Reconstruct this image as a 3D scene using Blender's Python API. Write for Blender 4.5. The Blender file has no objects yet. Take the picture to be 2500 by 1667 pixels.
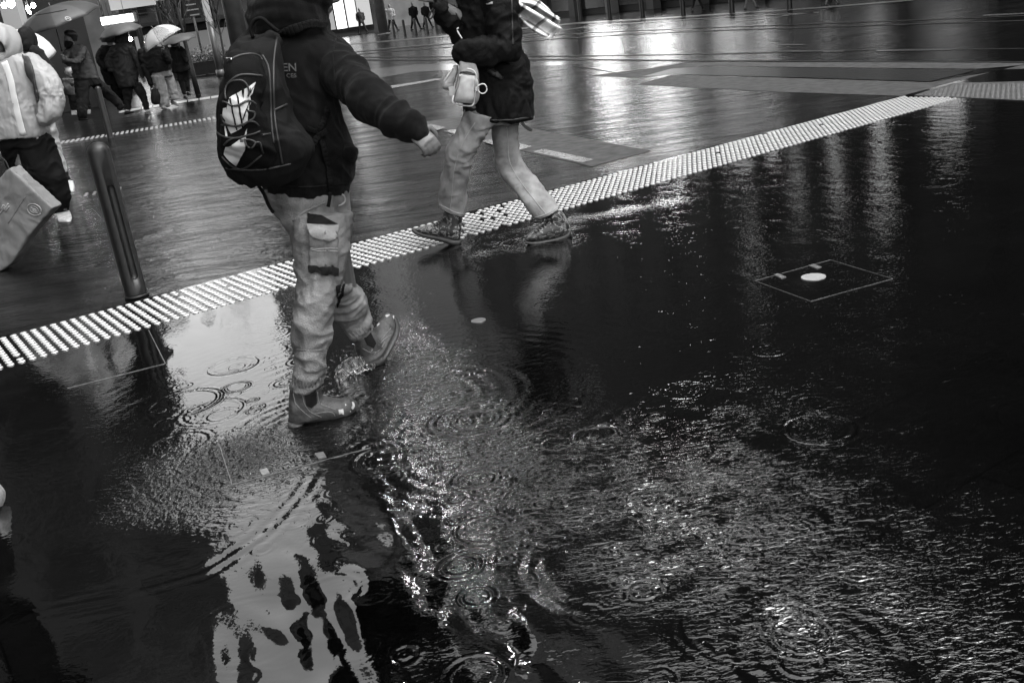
import bpy, bmesh, math, random
import numpy as np
from mathutils import Vector, Matrix
SC = bpy.context.scene
COL = SC.collection
random.seed(7)
PI = math.pi
R = math.radians
# ------------------------------------------------------------------ camera
F, ROLL, PITCH, CH = 2431.0, R(8.0), R(18.9), 1.36
FW = np.array([0, math.cos(PITCH), -math.sin(PITCH)])
_u0 = np.array([0, math.sin(PITCH), math.cos(PITCH)])
_r0 = np.array([1.0, 0, 0])
RT = _r0 * math.cos(ROLL) - _u0 * math.sin(ROLL)
UP = _r0 * math.sin(ROLL) + _u0 * math.cos(ROLL)
cd = bpy.data.cameras.new('camera')
cam = bpy.data.objects.new('camera', cd)
COL.objects.link(cam)
cd.sensor_width = 36.0
cd.lens = F / 2500 * 36.0
cd.clip_start = 0.05
cd.clip_end = 2000
cam.matrix_world = Matrix(((RT[0], UP[0], -FW[0], 0), (RT[1], UP[1], -FW[1], 0), (RT[2], UP[2], -FW[2], CH), (0, 0, 0, 1)))
SC.camera = cam
# ------------------------------------------------------------------ world: dusk sky without colour
w = bpy.data.worlds.new('World')
SC.world = w
w.use_nodes = True
nt = w.node_tree
bg = nt.nodes['Background']
sky = nt.nodes.new('ShaderNodeTexSky')
sky.sky_type = 'NISHITA'
sky.sun_disc = False
sky.sun_elevation = R(55)
sky.sun_rotation = R(105)
sky.dust_density = 4.0
bw = nt.nodes.new('ShaderNodeRGBToBW')
nt.links.new(sky.outputs[0], bw.inputs[0])
nt.links.new(bw.outputs[0], bg.inputs[0])
bg.inputs[1].default_value = 0.15
sd = bpy.data.lights.new('overcast_sun', 'SUN')
sd.energy = 0.42
sd.angle = R(40)
sun = bpy.data.objects.new('overcast_sun', sd)
COL.objects.link(sun)
_d = Vector((math.sin(R(105)) * math.cos(R(55)), math.cos(R(105)) * math.cos(R(55)), math.sin(R(55))))
sun.rotation_euler = _d.to_track_quat('Z', 'Y').to_euler()
vs = SC.view_settings
vs.view_transform = 'Standard'
vs.look = 'None'
vs.exposure = 2.6
vs.gamma = 1.0
SC.cycles.use_denoising = True
SC.cycles.max_bounces = 8
SC.cycles.caustics_reflective = False
SC.cycles.caustics_refractive = False


def ray(x, y):
    return FW * F + RT * (x - 1250) - UP * (y - 833.5)


def at(x, y, Y=None, z=None):
    """world point seen at photo pixel (x, y), either at depth Y or at height z"""
    d = ray(x, y)
    t = Y / d[1] if Y is not None else ((z or 0.0) - CH) / d[2]
    return np.array([0, 0, CH]) + d * t


def G(x, y, z=0.0):
    return at(x, y, z=z)


def polar(az, d, z=0.0):
    return np.array([d * math.sin(R(az)), d * math.cos(R(az)), z])


# ------------------------------------------------------------------ materials (a black and white place)
MATS = {}


def mat(name, v=0.2, rough=0.6, metal=0.0, var=0.0, vscale=8.0, bump=0.0, bscale=60.0, emit=0.0, sheen=0.0, ior=1.45, alpha=1.0, coat=0.0, stretch=None, trans=0.0):
    if name in MATS:
        return MATS[name]
    m = bpy.data.materials.new(name)
    m.use_nodes = True
    n = m.node_tree
    p = n.nodes['Principled BSDF']
    p.inputs['Base Color'].default_value = (v, v, v, 1)
    p.inputs['Roughness'].default_value = rough
    p.inputs['Metallic'].default_value = metal
    p.inputs['IOR'].default_value = ior
    p.inputs['Alpha'].default_value = alpha
    p.inputs['Coat Weight'].default_value = coat
    p.inputs['Sheen Weight'].default_value = sheen
    if rough >= .75 and not emit:
        p.inputs['Specular IOR Level'].default_value = .12
    p.inputs['Transmission Weight'].default_value = trans
    if emit:
        p.inputs['Emission Color'].default_value = (1, 1, 1, 1)
        p.inputs['Emission Strength'].default_value = emit
    if var or bump:
        tc = n.nodes.new('ShaderNodeTexCoord')
        mp = n.nodes.new('ShaderNodeMapping')
        n.links.new(tc.outputs['Object'], mp.inputs[0])
        if stretch:
            mp.inputs['Scale'].default_value = stretch
    if var:
        no = n.nodes.new('ShaderNodeTexNoise')
        no.inputs['Scale'].default_value = vscale
        no.inputs['Detail'].default_value = 6
        n.links.new(mp.outputs[0], no.inputs[0])
        mr = n.nodes.new('ShaderNodeMapRange')
        mr.inputs[1].default_value = 0.3
        mr.inputs[2].default_value = 0.7
        mr.inputs[3].default_value = v * (1 - var)
        mr.inputs[4].default_value = v * (1 + var)
        n.links.new(no.outputs[0], mr.inputs[0])
        n.links.new(mr.outputs[0], p.inputs['Base Color'])
    if bump:
        nb = n.nodes.new('ShaderNodeTexNoise')
        nb.inputs['Scale'].default_value = bscale
        nb.inputs['Detail'].default_value = 4
        n.links.new(mp.outputs[0], nb.inputs[0])
        b = n.nodes.new('ShaderNodeBump')
        b.inputs['Strength'].default_value = 1.0
        b.inputs['Distance'].default_value = bump
        n.links.new(nb.outputs[0], b.inputs['Height'])
        n.links.new(b.outputs[0], p.inputs['Normal'])
    MATS[name] = m
    return m


# ------------------------------------------------------------------ node helpers
class NT:
    def __init__(s, m):
        s.n = m.node_tree

    def new(s, t, **k):
        o = s.n.nodes.new(t)
        for a, b in k.items():
            setattr(o, a, b)
        return o

    def link(s, a, b):
        s.n.links.new(a, b)

    def math(s, op, a, b=None, c=None, clamp=False):
        o = s.new('ShaderNodeMath', operation=op, use_clamp=clamp)
        for i, v in enumerate((a, b, c)):
            if v is None:
                continue
            if isinstance(v, (int, float)):
                o.inputs[i].default_value = v
            else:
                s.link(v, o.inputs[i])
        return o.outputs[0]

    def mapping(s, vec, scale=(1, 1, 1), rot=0.0, loc=(0, 0, 0)):
        o = s.new('ShaderNodeMapping')
        o.inputs['Scale'].default_value = scale
        o.inputs['Rotation'].default_value = (0, 0, rot)
        o.inputs['Location'].default_value = loc
        s.link(vec, o.inputs[0])
        return o.outputs[0]

    def noise(s, vec, scale, detail=2.0, dist=0.0, rough=0.5):
        o = s.new('ShaderNodeTexNoise')
        o.inputs['Scale'].default_value = scale
        o.inputs['Detail'].default_value = detail
        o.inputs['Distortion'].default_value = dist
        o.inputs['Roughness'].default_value = rough
        s.link(vec, o.inputs[0])
        return o.outputs[0]

    def rng(s, v, a, b, c, d):
        o = s.new('ShaderNodeMapRange')
        s.link(v, o.inputs[0])
        for i, x in enumerate((a, b, c, d)):
            o.inputs[i + 1].default_value = x
        return o.outputs[0]

    def attr(s, name):
        o = s.new('ShaderNodeAttribute')
        o.attribute_name = name
        return o.outputs['Fac']


# ------------------------------------------------------------------ mesh builder
class MB:
    def __init__(s):
        s.v = []
        s.f = []
        s.sm = []

    def add(s, vs, fs, smooth=False):
        o = len(s.v)
        s.v += [tuple(map(float, q)) for q in vs]
        s.f += [tuple(i + o for i in f) for f in fs]
        s.sm += [smooth] * len(fs)
        return s

    def box(s, c, d, rz=0.0):
        c = np.array(c, float)
        h = np.array(d, float) / 2
        cs, sn = math.cos(rz), math.sin(rz)
        vs = []
        for sx in (-1, 1):
            for sy in (-1, 1):
                for sz in (-1, 1):
                    x, y = sx * h[0], sy * h[1]
                    vs.append((c[0] + x * cs - y * sn, c[1] + x * sn + y * cs, c[2] + sz * h[2]))
        return s.add(vs, [(0, 1, 3, 2), (4, 6, 7, 5), (0, 4, 5, 1), (2, 3, 7, 6), (0, 2, 6, 4), (1, 5, 7, 3)])

    def prism(s, pts, z0, z1):
        n = len(pts)
        a = sum(pts[i][0] * pts[(i + 1) % n][1] - pts[(i + 1) % n][0] * pts[i][1] for i in range(n))
        if a < 0:
            pts = pts[::-1]
        vs = [(p[0], p[1], z0) for p in pts] + [(p[0], p[1], z1) for p in pts]
        fs = [tuple(range(n - 1, -1, -1)), tuple(range(n, 2 * n))] + [(i, (i + 1) % n, (i + 1) % n + n, i + n) for i in range(n)]
        return s.add(vs, fs)

    def sheet(s, pts, z):
        n = len(pts)
        a = sum(pts[i][0] * pts[(i + 1) % n][1] - pts[(i + 1) % n][0] * pts[i][1] for i in range(n))
        if a < 0:
            pts = pts[::-1]
        return s.add([(p[0], p[1], z) for p in pts], [tuple(range(n))])

    def tube(s, pts, rad, n=10, hint=(0, 0, 1), caps=True, ang=0.0, sub=0):
        """loft of elliptical sections along a path. rad: r | list of r | list of (a, b); a is along the width axis 'hint'"""
        P = [np.array(p, float) for p in pts]
        k = len(P)
        if isinstance(rad, (int, float, tuple)):
            rad = [rad] * k
        rad = [(q, q) if isinstance(q, (int, float)) else tuple(q) for q in rad]
        if sub and k > 1:
            P2, r2 = [], []
            for i in range(k - 1):
                a, b, c, d = P[max(i - 1, 0)], P[i], P[i + 1], P[min(i + 2, k - 1)]
                ra, rb, rc, rd = [np.array(rad[j]) for j in (max(i - 1, 0), i, i + 1, min(i + 2, k - 1))]
                for j in range(sub):
                    t = j / sub
                    cr = lambda a, b, c, d: 0.5 * ((2 * b) + (-a + c) * t + (2 * a - 5 * b + 4 * c - d) * t * t + (-a + 3 * b - 3 * c + d) * t ** 3)
                    P2.append(cr(a, b, c, d))
                    r2.append(tuple(np.maximum(cr(ra, rb, rc, rd), 1e-4)))
            P2.append(P[-1])
            r2.append(rad[-1])
            P, rad = P2, r2
            k = len(P)
        vs, fs = [], []
        hint = np.array(hint, float)
        for i in range(k):
            t = P[min(i + 1, k - 1)] - P[max(i - 1, 0)]
            t = t / (np.linalg.norm(t) + 1e-9)
            a = hint - t * (hint @ t)
            if np.linalg.norm(a) < 1e-3:
                a = np.array([1.0, 0.3, 0.1]) - t * (np.array([1.0, 0.3, 0.1]) @ t)
            a /= np.linalg.norm(a)
            b = np.cross(t, a)
            for j in range(n):
                q = 2 * PI * j / n + ang
                vs.append(P[i] + a * math.cos(q) * rad[i][0] + b * math.sin(q) * rad[i][1])
        for i in range(k - 1):
            for j in range(n):
                fs.append((i * n + j, i * n + (j + 1) % n, (i + 1) * n + (j + 1) % n, (i + 1) * n + j))
        s.add(vs, fs, True)
        if caps:
            o = len(s.v) - len(vs)
            s.f += [tuple(o + j for j in range(n - 1, -1, -1)), tuple(o + (k - 1) * n + j for j in range(n))]
            s.sm += [False, False]
        return s

    def ell(s, c, r, n=14, m=9, M=None):
        c = np.array(c, float)
        r = (r, r, r) if isinstance(r, (int, float)) else r
        M = np.eye(3) if M is None else np.array(M)
        vs = [c + M @ np.array([0, 0, r[2]])]
        for i in range(1, m):
            th = PI * i / m
            for j in range(n):
                ph = 2 * PI * j / n
                vs.append(c + M @ np.array([r[0] * math.sin(th) * math.cos(ph), r[1] * math.sin(th) * math.sin(ph), r[2] * math.cos(th)]))
        vs.append(c - M @ np.array([0, 0, r[2]]))
        fs = [(0, 1 + j, 1 + (j + 1) % n) for j in range(n)]
        for i in range(m - 2):
            for j in range(n):
                a, b = 1 + i * n + j, 1 + i * n + (j + 1) % n
                fs.append((a, a + n, b + n, b))
        L = len(vs) - 1
        fs += [(L, 1 + (m - 2) * n + (j + 1) % n, 1 + (m - 2) * n + j) for j in range(n)]
        return s.add(vs, fs, True)

    def build(s, name, m, parent=None, **tags):
        me = bpy.data.meshes.new(name)
        me.from_pydata(s.v, [], s.f)
        me.polygons.foreach_set('use_smooth', s.sm)
        if isinstance(m, (list, tuple)):
            for q in m:
                me.materials.append(q)
        else:
            me.materials.append(m)
        me.update()
        o = bpy.data.objects.new(name, me)
        COL.objects.link(o)
        if parent is not None:
            o.parent = parent
            o.matrix_parent_inverse = Matrix.Translation(parent.location).inverted()
        tag(o, **tags)
        return o


def tag(o, label=None, cat=None, group=None, kind=None):
    if label:
        o['label'] = label
    if cat:
        o['category'] = cat
    if group:
        o['group'] = group
    if kind:
        o['kind'] = kind
    return o


def thing(name, loc, label, cat, group=None):
    o = bpy.data.objects.new(name, None)
    o.empty_display_size = 0.1
    COL.objects.link(o)
    o.location = tuple(map(float, loc))
    return tag(o, label, cat, group)


def mesh_np(name, V, faces4, m, parent=None, smooth=True):
    me = bpy.data.meshes.new(name)
    nv, nf = len(V), len(faces4)
    me.vertices.add(nv)
    me.vertices.foreach_set('co', np.asarray(V, np.float32).ravel())
    me.loops.add(nf * 4)
    me.loops.foreach_set('vertex_index', np.asarray(faces4, np.int32).ravel())
    me.polygons.add(nf)
    me.polygons.foreach_set('loop_start', np.arange(nf, dtype=np.int32) * 4)
    me.polygons.foreach_set('use_smooth', np.full(nf, smooth))
    me.update(calc_edges=True)
    me.materials.append(m)
    o = bpy.data.objects.new(name, me)
    COL.objects.link(o)
    return o


# numpy value noise
def _h(ix, iy, iz, seed):
    n = (ix * 374761393 + iy * 668265263 + iz * 2147483647 + seed * 1274126177) & 0xFFFFFFFF
    n = ((n ^ (n >> 13)) * 1274126177) & 0xFFFFFFFF
    return ((n ^ (n >> 16)) & 0xFFFF) / 65535.0


def vnoise(P, seed=0):
    P = np.asarray(P, float)
    i = np.floor(P).astype(np.int64)
    f = P - i
    f = f * f * (3 - 2 * f)
    r = 0
    for dx in (0, 1):
        for dy in (0, 1):
            for dz in (0, 1):
                wgt = (f[:, 0] if dx else 1 - f[:, 0]) * (f[:, 1] if dy else 1 - f[:, 1]) * (f[:, 2] if dz else 1 - f[:, 2])
                r = r + wgt * _h(i[:, 0] + dx, i[:, 1] + dy, i[:, 2] + dz, seed)
    return r * 2 - 1


def xy3(X, Y, sx, sy, rot=0.0, z=0.0):
    c, s = math.cos(rot), math.sin(rot)
    return np.stack([(X * c + Y * s) * sx, (-X * s + Y * c) * sy, np.full_like(X, z)], 1)
# ================================================================== SETTING
# strip frame: origin S0, direction SD (along the tactile strip), SN points away from the camera side
S0 = G(6.8, 826)[:2]
S1 = G(2203, 237)[:2]
SD = (S1 - S0) / np.linalg.norm(S1 - S0)
SN = np.array([-SD[1], SD[0]])
SA = math.atan2(SD[1], SD[0])


def wet_stone(name, base, kind):
    m = bpy.data.materials.new(name)
    m.use_nodes = True
    t = NT(m)
    p = m.node_tree.nodes['Principled BSDF']
    pos = t.new('ShaderNodeTexCoord').outputs['Object']
    # pavers along the strip direction
    pv = t.mapping(pos, rot=-SA)
    br = t.new('ShaderNodeTexBrick')
    br.inputs['Scale'].default_value = 1.0
    br.inputs['Brick Width'].default_value = 0.9
    br.inputs['Row Height'].default_value = 0.45
    br.inputs['Mortar Size'].default_value = 0.0035
    br.inputs['Mortar Smooth'].default_value = 0.3
    br.inputs['Color1'].default_value = (0.75, 0.75, 0.75, 1)
    br.inputs['Color2'].default_value = (1.25, 1.25, 1.25, 1)
    br.inputs['Mortar'].default_value = (0.25, 0.25, 0.25, 1)
    t.link(pv, br.inputs[0])
    n1 = t.noise(pos, 2.2, 6)
    n2 = t.noise(pos, 260.0, 3)
    n3 = t.noise(pos, 26.0, 5)
    mul = t.math('MULTIPLY', t.rng(n1, .3, .7, .55, 1.45), t.rng(n2, .35, .65, .35, 1.65))
    mul = t.math('MULTIPLY', mul, t.rng(n3, .3, .7, .7, 1.3))
    bwn = t.new('ShaderNodeRGBToBW')
    t.link(br.outputs[0], bwn.inputs[0])
    mul = t.math('MULTIPLY', mul, bwn.outputs[0])
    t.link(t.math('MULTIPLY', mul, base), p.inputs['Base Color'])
    p.inputs['IOR'].default_value = 1.72 if kind == 'pool' else 1.45
    if kind == 'pool':
        chop, ring, drop = t.attr('chop'), t.attr('ring'), t.attr('drop')
        p.inputs['Roughness'].default_value = 0.035
        H = None

        def add(h):
            nonlocal H
            H = h if H is None else t.math('ADD', H, h)
        # rain rings: packets of concentric crests round random centres
        for k, (sc, K, wdt, amp, off) in enumerate([(2.6, 75, .10, 1.0, 0.0), (4.2, 62, .12, .75, 3.7), (7.5, 42, .17, .5, 9.1), (1.7, 120, .07, .9, 5.3)]):
            vo = t.new('ShaderNodeTexVoronoi', voronoi_dimensions='2D')
            vo.inputs['Scale'].default_value = sc
            t.link(t.mapping(pos, loc=(off, off * 1.7, 0)), vo.inputs['Vector'])
            d = vo.outputs['Distance']
            sep = t.new('ShaderNodeSeparateColor')
            t.link(vo.outputs['Color'], sep.inputs[0])
            r0 = t.math('MULTIPLY', sep.outputs[0], .34)
            env = t.math('SUBTRACT', 1.0, t.math('DIVIDE', t.math('ABSOLUTE', t.math('SUBTRACT', d, r0)), wdt), clamp=True)
            env = t.math('MULTIPLY', env, t.rng(sep.outputs[1], .25, 1, 0, 1))
            s = t.math('SINE', t.math('MULTIPLY', d, K))
            add(t.math('MULTIPLY', t.math('MULTIPLY', t.math('MULTIPLY', s, env), ring), amp * 0.0020 * 60 / K * 4 / sc ** .8))
        # short wind and wake chop
        for sc, st, rot, amp in [(20, (1, 2.3, 1), -.25, .0075), (44, (1, 2.1, 1), .2, .0046), (95, (1, 1.6, 1), 0, .0010)]:
            nn = t.noise(t.mapping(pos, scale=st, rot=rot), sc, 2, .6)
            pm = t.rng(t.noise(t.mapping(pos, loc=(sc, 3, 0)), 4.5 + sc * .06, 3, .5), .36, .60, .12, 1.25)
            add(t.math('MULTIPLY', t.math('MULTIPLY', t.math('MULTIPLY', t.math('SUBTRACT', nn, .5), chop), pm), amp))
        for sc, amp in [(40, .0062), (85, .0030)]:
            nn = t.noise(pos, sc, 2)
            add(t.math('MULTIPLY', t.math('MULTIPLY', nn, drop), amp))
        b = t.new('ShaderNodeBump')
        b.inputs['Distance'].default_value = 1.0
        t.link(H, b.inputs['Height'])
        t.link(b.outputs[0], p.inputs['Normal'])
    else:
        # thin running film: long low streaks following the fall of the street, rougher than standing water
        a0 = t.noise(t.mapping(pos, rot=-SA * .3, scale=(.8, 1.3, 1)), 2.6, 5, 1.2, .6)
        a = t.noise(t.mapping(pos, rot=-SA * .55, scale=(.7, 1.7, 1)), 7.0, 6, 1.0, .6)
        c = t.noise(t.mapping(pos, rot=-SA * .55, scale=(.5, 2.0, 1)), 34.0, 4, .4)
        d = t.noise(pos, 140.0, 3)
        wetm = t.noise(t.mapping(pos, rot=-SA * .4, scale=(.5, 1.6, 1)), 1.1, 6, .6)
        h = t.math('ADD', t.math('ADD', t.math('MULTIPLY', a0, .012), t.math('MULTIPLY', a, .0065)), t.math('ADD', t.math('MULTIPLY', c, .0018), t.math('MULTIPLY', d, .0005)))
        b = t.new('ShaderNodeBump')
        b.inputs['Distance'].default_value = 1.0
        b.inputs['Strength'].default_value = 1.0
        t.link(h, b.inputs['Height'])
        t.link(b.outputs[0], p.inputs['Normal'])
        t.link(t.rng(wetm, .38, .62, .04, .20), p.inputs['Roughness'])
        dry = t.noise(t.mapping(pos, rot=-SA * .5, scale=(.4, 2.0, 1), loc=(4, 2, 0)), 2.4, 8, .7, .65)
        gr = t.noise(pos, 45.0, 4)
        sp_ = t.math('MULTIPLY', t.rng(dry, .43, .57, .12, .60) if kind == 'film' else t.rng(dry, .43, .60, .03, .24), t.rng(gr, .35, .6, .55, 1.1))
        t.link(sp_, p.inputs['Specular IOR Level'])
    return m


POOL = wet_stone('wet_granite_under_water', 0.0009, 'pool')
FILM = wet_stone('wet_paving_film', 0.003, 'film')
CROSS = wet_stone('wet_rough_crossing', 0.0045, 'film2')


def px_of(X, Y):
    """photo pixel of ground points (only to find where on the ground the photo's calm and rough water lie)"""
    v = np.stack([X, Y, np.full_like(X, -CH)], 1)
    zz = v @ FW
    zz = np.where(zz < .3, .3, zz)
    return 1250 + F * (v @ RT) / zz, 833.5 - F * (v @ UP) / zz


def blobf(X, Y, cx, cy, rx, ry, rot=0.0):
    c, s = math.cos(rot), math.sin(rot)
    dx, dy = X - cx, Y - cy
    a = (dx * c + dy * s) / rx
    b = (-dx * s + dy * c) / ry
    return np.exp(-(a * a + b * b))


def build_pavement():
    st = 0.012
    us = np.arange(-0.9, 9.6, st)
    vs_ = np.arange(-6.0, 0.06, st)
    U, V = np.meshgrid(us, vs_)
    X = S0[0] + SD[0] * U + SN[0] * V
    Y = S0[1] + SD[1] * U + SN[1] * V
    sh = X.shape
    X, Y, Uf, Vf = X.ravel(), Y.ravel(), U.ravel(), V.ravel()

    def gp(x, y):
        q = G(x, y)
        return q[0], q[1]
    # ---- where the water is rough
    chop = np.full_like(X, .07)
    ring = np.full_like(X, .10)
    swell = np.full_like(X, .10)
    drop = np.full_like(X, .10)

    def reg(arr, x, y, rx, ry, amp, rot=0.0):
        cx, cy = gp(x, y)
        arr += amp * blobf(X, Y, cx, cy, rx, ry, rot)
    # ripples over the right foreground
    reg(chop, 1650, 1220, .38, .70, .50, -.5)
    reg(chop, 2100, 1480, .50, .70, .72, 0)
    reg(chop, 1300, 1120, .22, .45, .45, 0)
    reg(chop, 1020, 930, .20, .42, .72, .2)
    reg(chop, 600, 1130, .28, .26, 1.05, .4)
    reg(chop, 480, 1240, .16, .16, .6, .4)
    reg(chop, 830, 1020, .16, .20, .8, 0)
    reg(chop, 1250, 600, .40, .18, .22, 0)
    reg(chop, 2150, 850, .8, .9, .08, 0)
    reg(ring, 1650, 1250, .55, .9, .9, -.5)
    reg(ring, 1050, 1100, .30, .5, 1.1, 0)
    reg(ring, 600, 960, .26, .36, .9, .2)
    reg(ring, 1900, 1560, .45, .35, .8, 0)
    reg(ring, 1250, 590, .35, .22, .6, 0)
    # smooth rolling swell at the bottom
    reg(swell, 740, 1480, .22, .45, .9, 0)
    reg(swell, 1300, 1560, .45, .30, 1.0, 0)
    reg(swell, 1000, 1300, .28, .40, .6, 0)
    for cx_, cy_, rx, ry, k in [(500, 820, .30, .55, .9), (760, 1550, .22, .36, .95), (1350, 1600, .34, .22, .85), (250, 1450, .55, .5, .85), (150, 950, .7, .8, .6)]:
        cx, cy = gp(cx_, cy_)
        g_ = 1 - k * blobf(X, Y, cx, cy, rx, ry)
        chop *= g_
        ring *= g_
        drop *= g_
    reg(drop, 560, 1120, .27, .20, 1.25, .35)
    reg(drop, 400, 1230, .20, .13, .9, .35)
    reg(drop, 960, 900, .16, .40, .9, .2)
    reg(drop, 1180, 1080, .20, .35, .5, .2)
    reg(drop, 1450, 530, .5, .10, .5, .2)
    # ---- real height of the water
    z = np.zeros_like(X)
    a = vnoise(xy3(X, Y, 17, 6.5, .3), 1)
    b = vnoise(xy3(X, Y, 24, 14, .8), 2)
    c = vnoise(xy3(X, Y, 7, 5, .3), 3)
    z += swell * (a * .0041 + b * .0011 + c * .0008)
    for (px_, py_), w0, am, r1 in [((1010, 980), .066, .0020, .9), ((1250, 1080), .055, .0015, .8), ((770, 1040), .058, .0013, .7)]:
        cx, cy = gp(px_, py_)
        dd = np.hypot(X - cx, (Y - cy) * 1.1) + .02 * vnoise(xy3(X, Y, 4, 4), 8)
        z += am * np.cos(dd * 2 * PI / w0) * np.exp(-(dd / r1) ** 2) * np.clip(dd / .15, 0, 1) * (.35 + .65 * np.clip(chop, 0, 1)) * (.6 + .6 * vnoise(xy3(X, Y, 5, 5), 17))
    # wave front thrown by the walker: a long arc with thin parallel crests
    wc = gp(300, 900)
    fr = [gp(*q) for q in [(60, 1500), (300, 1455), (500, 1400), (640, 1310), (735, 1210), (790, 1130), (900, 1030)]]
    fr = np.array(fr)
    best = np.full_like(X, 9.)
    side = np.zeros_like(X)
    tt = np.zeros_like(X)
    L = 0
    tot = sum(np.linalg.norm(fr[i + 1] - fr[i]) for i in range(len(fr) - 1))
    for i in range(len(fr) - 1):
        p0, p1 = fr[i], fr[i + 1]
        e = p1 - p0
        l = np.linalg.norm(e)
        s = np.clip(((X - p0[0]) * e[0] + (Y - p0[1]) * e[1]) / l ** 2, 0, 1)
        dx, dy = X - (p0[0] + s * e[0]), Y - (p0[1] + s * e[1])
        d = np.hypot(dx, dy)
        k = d < best
        sg = np.sign(e[0] * dy - e[1] * dx)
        side = np.where(k, sg * d, side)
        tt = np.where(k, (L + s * l) / tot, tt)
        best = np.where(k, d, best)
        L += l
    env = np.exp(-(side / .045) ** 2) * np.sin(np.clip(tt, 0, 1) * PI) ** .6
    z += .0011 * env * np.cos(side * 2 * PI / .046)
    # rings round the feet
    for (x, y), r0, wl, am in [((760, 1040), .16, .045, .0012), ((760, 1040), .30, .05, .0010), ((905, 890), .10, .035, .0014), ((1330, 590), .22, .04, .0009), ((1330, 590), .12, .03, .0010), ((985, 1150), .12, .028, .0011), ((985, 1150), .055, .022, .0010),
                               ((1090, 1040), .09, .03, .0010), ((1270, 1060), .06, .024, .0008), ((1330, 1040), .09, .028, .0007), ((1990, 1590), .18, .05, .0014), ((1990, 1590), .09, .035, .0012), ((1560, 1390), .10, .03, .0010), ((1500, 1370), .22, .045, .0010), ((1700, 1300), .16, .04, .0009),
                               ((650, 880), .05, .02, .0007), ((580, 950), .06, .022, .0007), ((640, 940), .08, .022, .0007), ((540, 1030), .07, .022, .0008), ((870, 1310), .035, .02, .0006)]:
        cx, cy = gp(x, y)
        d = np.hypot(X - cx, Y - cy)
        wob = 1 + .35 * vnoise(xy3(X - cx, Y - cy, 6, 6), int(x))
        z += am * np.exp(-((d - r0) / (wl * 1.3)) ** 2) * np.cos((d - r0) * 2 * PI / wl) * wob
    # wake trails behind the woman's rear boot
    for q0, q1, am in [((1330, 570), (1660, 520), .0011), ((1330, 585), (1750, 545), .0009), ((1260, 610), (1450, 590), .0008)]:
        p0, p1 = np.array(gp(*q0)), np.array(gp(*q1))
        e = (p1 - p0)
        l = np.linalg.norm(e)
        s = ((X - p0[0]) * e[0] + (Y - p0[1]) * e[1]) / l ** 2
        d = ((X - p0[0]) * e[1] - (Y - p0[1]) * e[0]) / l + .03 * np.sin(s * 7)
        z += am * np.exp(-(d / .05) ** 2) * np.cos(d * 2 * PI / .045) * np.clip(s * 4, 0, 1) * np.clip((1 - s) * 2, 0, 1)
    edge = np.clip((Vf + 6.0) / .3, 0, 1) * np.clip((.02 - Vf) / .5, 0, 1)
    z *= edge
    nu, nv = sh[1], sh[0]
    idx = np.arange(nu * nv).reshape(nv, nu)
    F4 = np.stack([idx[:-1, :-1], idx[:-1, 1:], idx[1:, 1:], idx[1:, :-1]], -1).reshape(-1, 4)
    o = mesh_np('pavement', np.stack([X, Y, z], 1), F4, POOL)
    tag(o, kind='structure')
    for nm, ar in (('chop', chop), ('ring', ring), ('drop', drop)):
        at_ = o.data.attributes.new(nm, 'FLOAT', 'POINT')
        at_.data.foreach_set('value', np.clip(ar, 0, 2).astype(np.float32))
    return o


build_pavement()
# the rest of the street surface, one sheet to the horizon
def q2(u, v):
    p = S0 + SD * u + SN * v
    return (p[0], p[1])


MB().sheet([(-700, -500), (700, -500), (700, 900), (-700, 900)], -0.006).build('road', FILM, kind='structure')

# pale bands, painted lines and rails
PALE = mat('pale_wet_concrete', .060, .76, var=.35, vscale=9, bump=.002, bscale=30)
PAINT = mat('wet_white_paint', .18, .25, var=.3, vscale=20, bump=.001, bscale=60)
DIRTY = mat('thin_worn_paint', .07, .25, var=.4, vscale=12)
RAIL = mat('rail_groove', .004, .5)
def ground_poly(name, pts, z, m, kind='structure', th=None):
    return MB().sheet([tuple(G(*q)[:2]) for q in pts], z).build(name, m, kind=kind)
ground_poly('crossing', [(880, 168), (1400, 149), (1900, 151), (2560, 154), (2560, 242), (2345, 243), (2210, 236), (1400, 462), (1150, 528), (860, 604), (700, 642), (690, 450), (760, 250)], -0.004, CROSS)
ground_poly('kerb_band', [(1445, 406), (1590, 368), (1326, 319), (1150, 283), (1028, 298), (1180, 343), (1300, 374)], -0.002, PALE)
ground_poly('kerb_band', [(1554, 207), (1640, 183), (1900, 190), (2272, 201), (2420, 176), (2500, 158), (2540, 200), (2200, 234), (1900, 224), (1700, 214)], -0.002, PALE)
ground_poly('kerb_band', [(1430, 186), (1699, 153), (2100, 152), (2560, 154), (2385, 168), (2050, 165), (1718, 161), (1560, 190)], -0.002, PALE)
ground_poly('kerb_band', [(850, 175), (1010, 158), (1440, 150), (1440, 156), (1010, 176), (930, 190), (860, 190)], -0.002, mat('pale_band_far', .06, .2))
ground_poly('road_panel', [(1562, 189), (1640, 168), (1720, 163), (2050, 167), (2385, 171), (2350, 180), (2270, 199), (1900, 188), (1640, 181)], 0.0, mat('rough_dark_panel', .01, .35, var=.4, vscale=9, bump=.012, bscale=14))
for pts in ([(1034, 306), (1052, 303), (1089, 312), (1066, 319)], [(1085, 320), (1108, 316), (1144, 324), (1122, 332)], [(1176, 345), (1200, 340), (1238, 350), (1212, 357)], [(1240, 357), (1265, 350), (1300, 358), (1268, 367)], [(1299, 371), (1326, 364), (1449, 390), (1421, 398)]):
    ground_poly('road_marking', pts, 0.002, PAINT)
ground_poly('road_marking', [(935, 213), (1068, 192), (1076, 195), (940, 219)], 0.002, PAINT)
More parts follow.
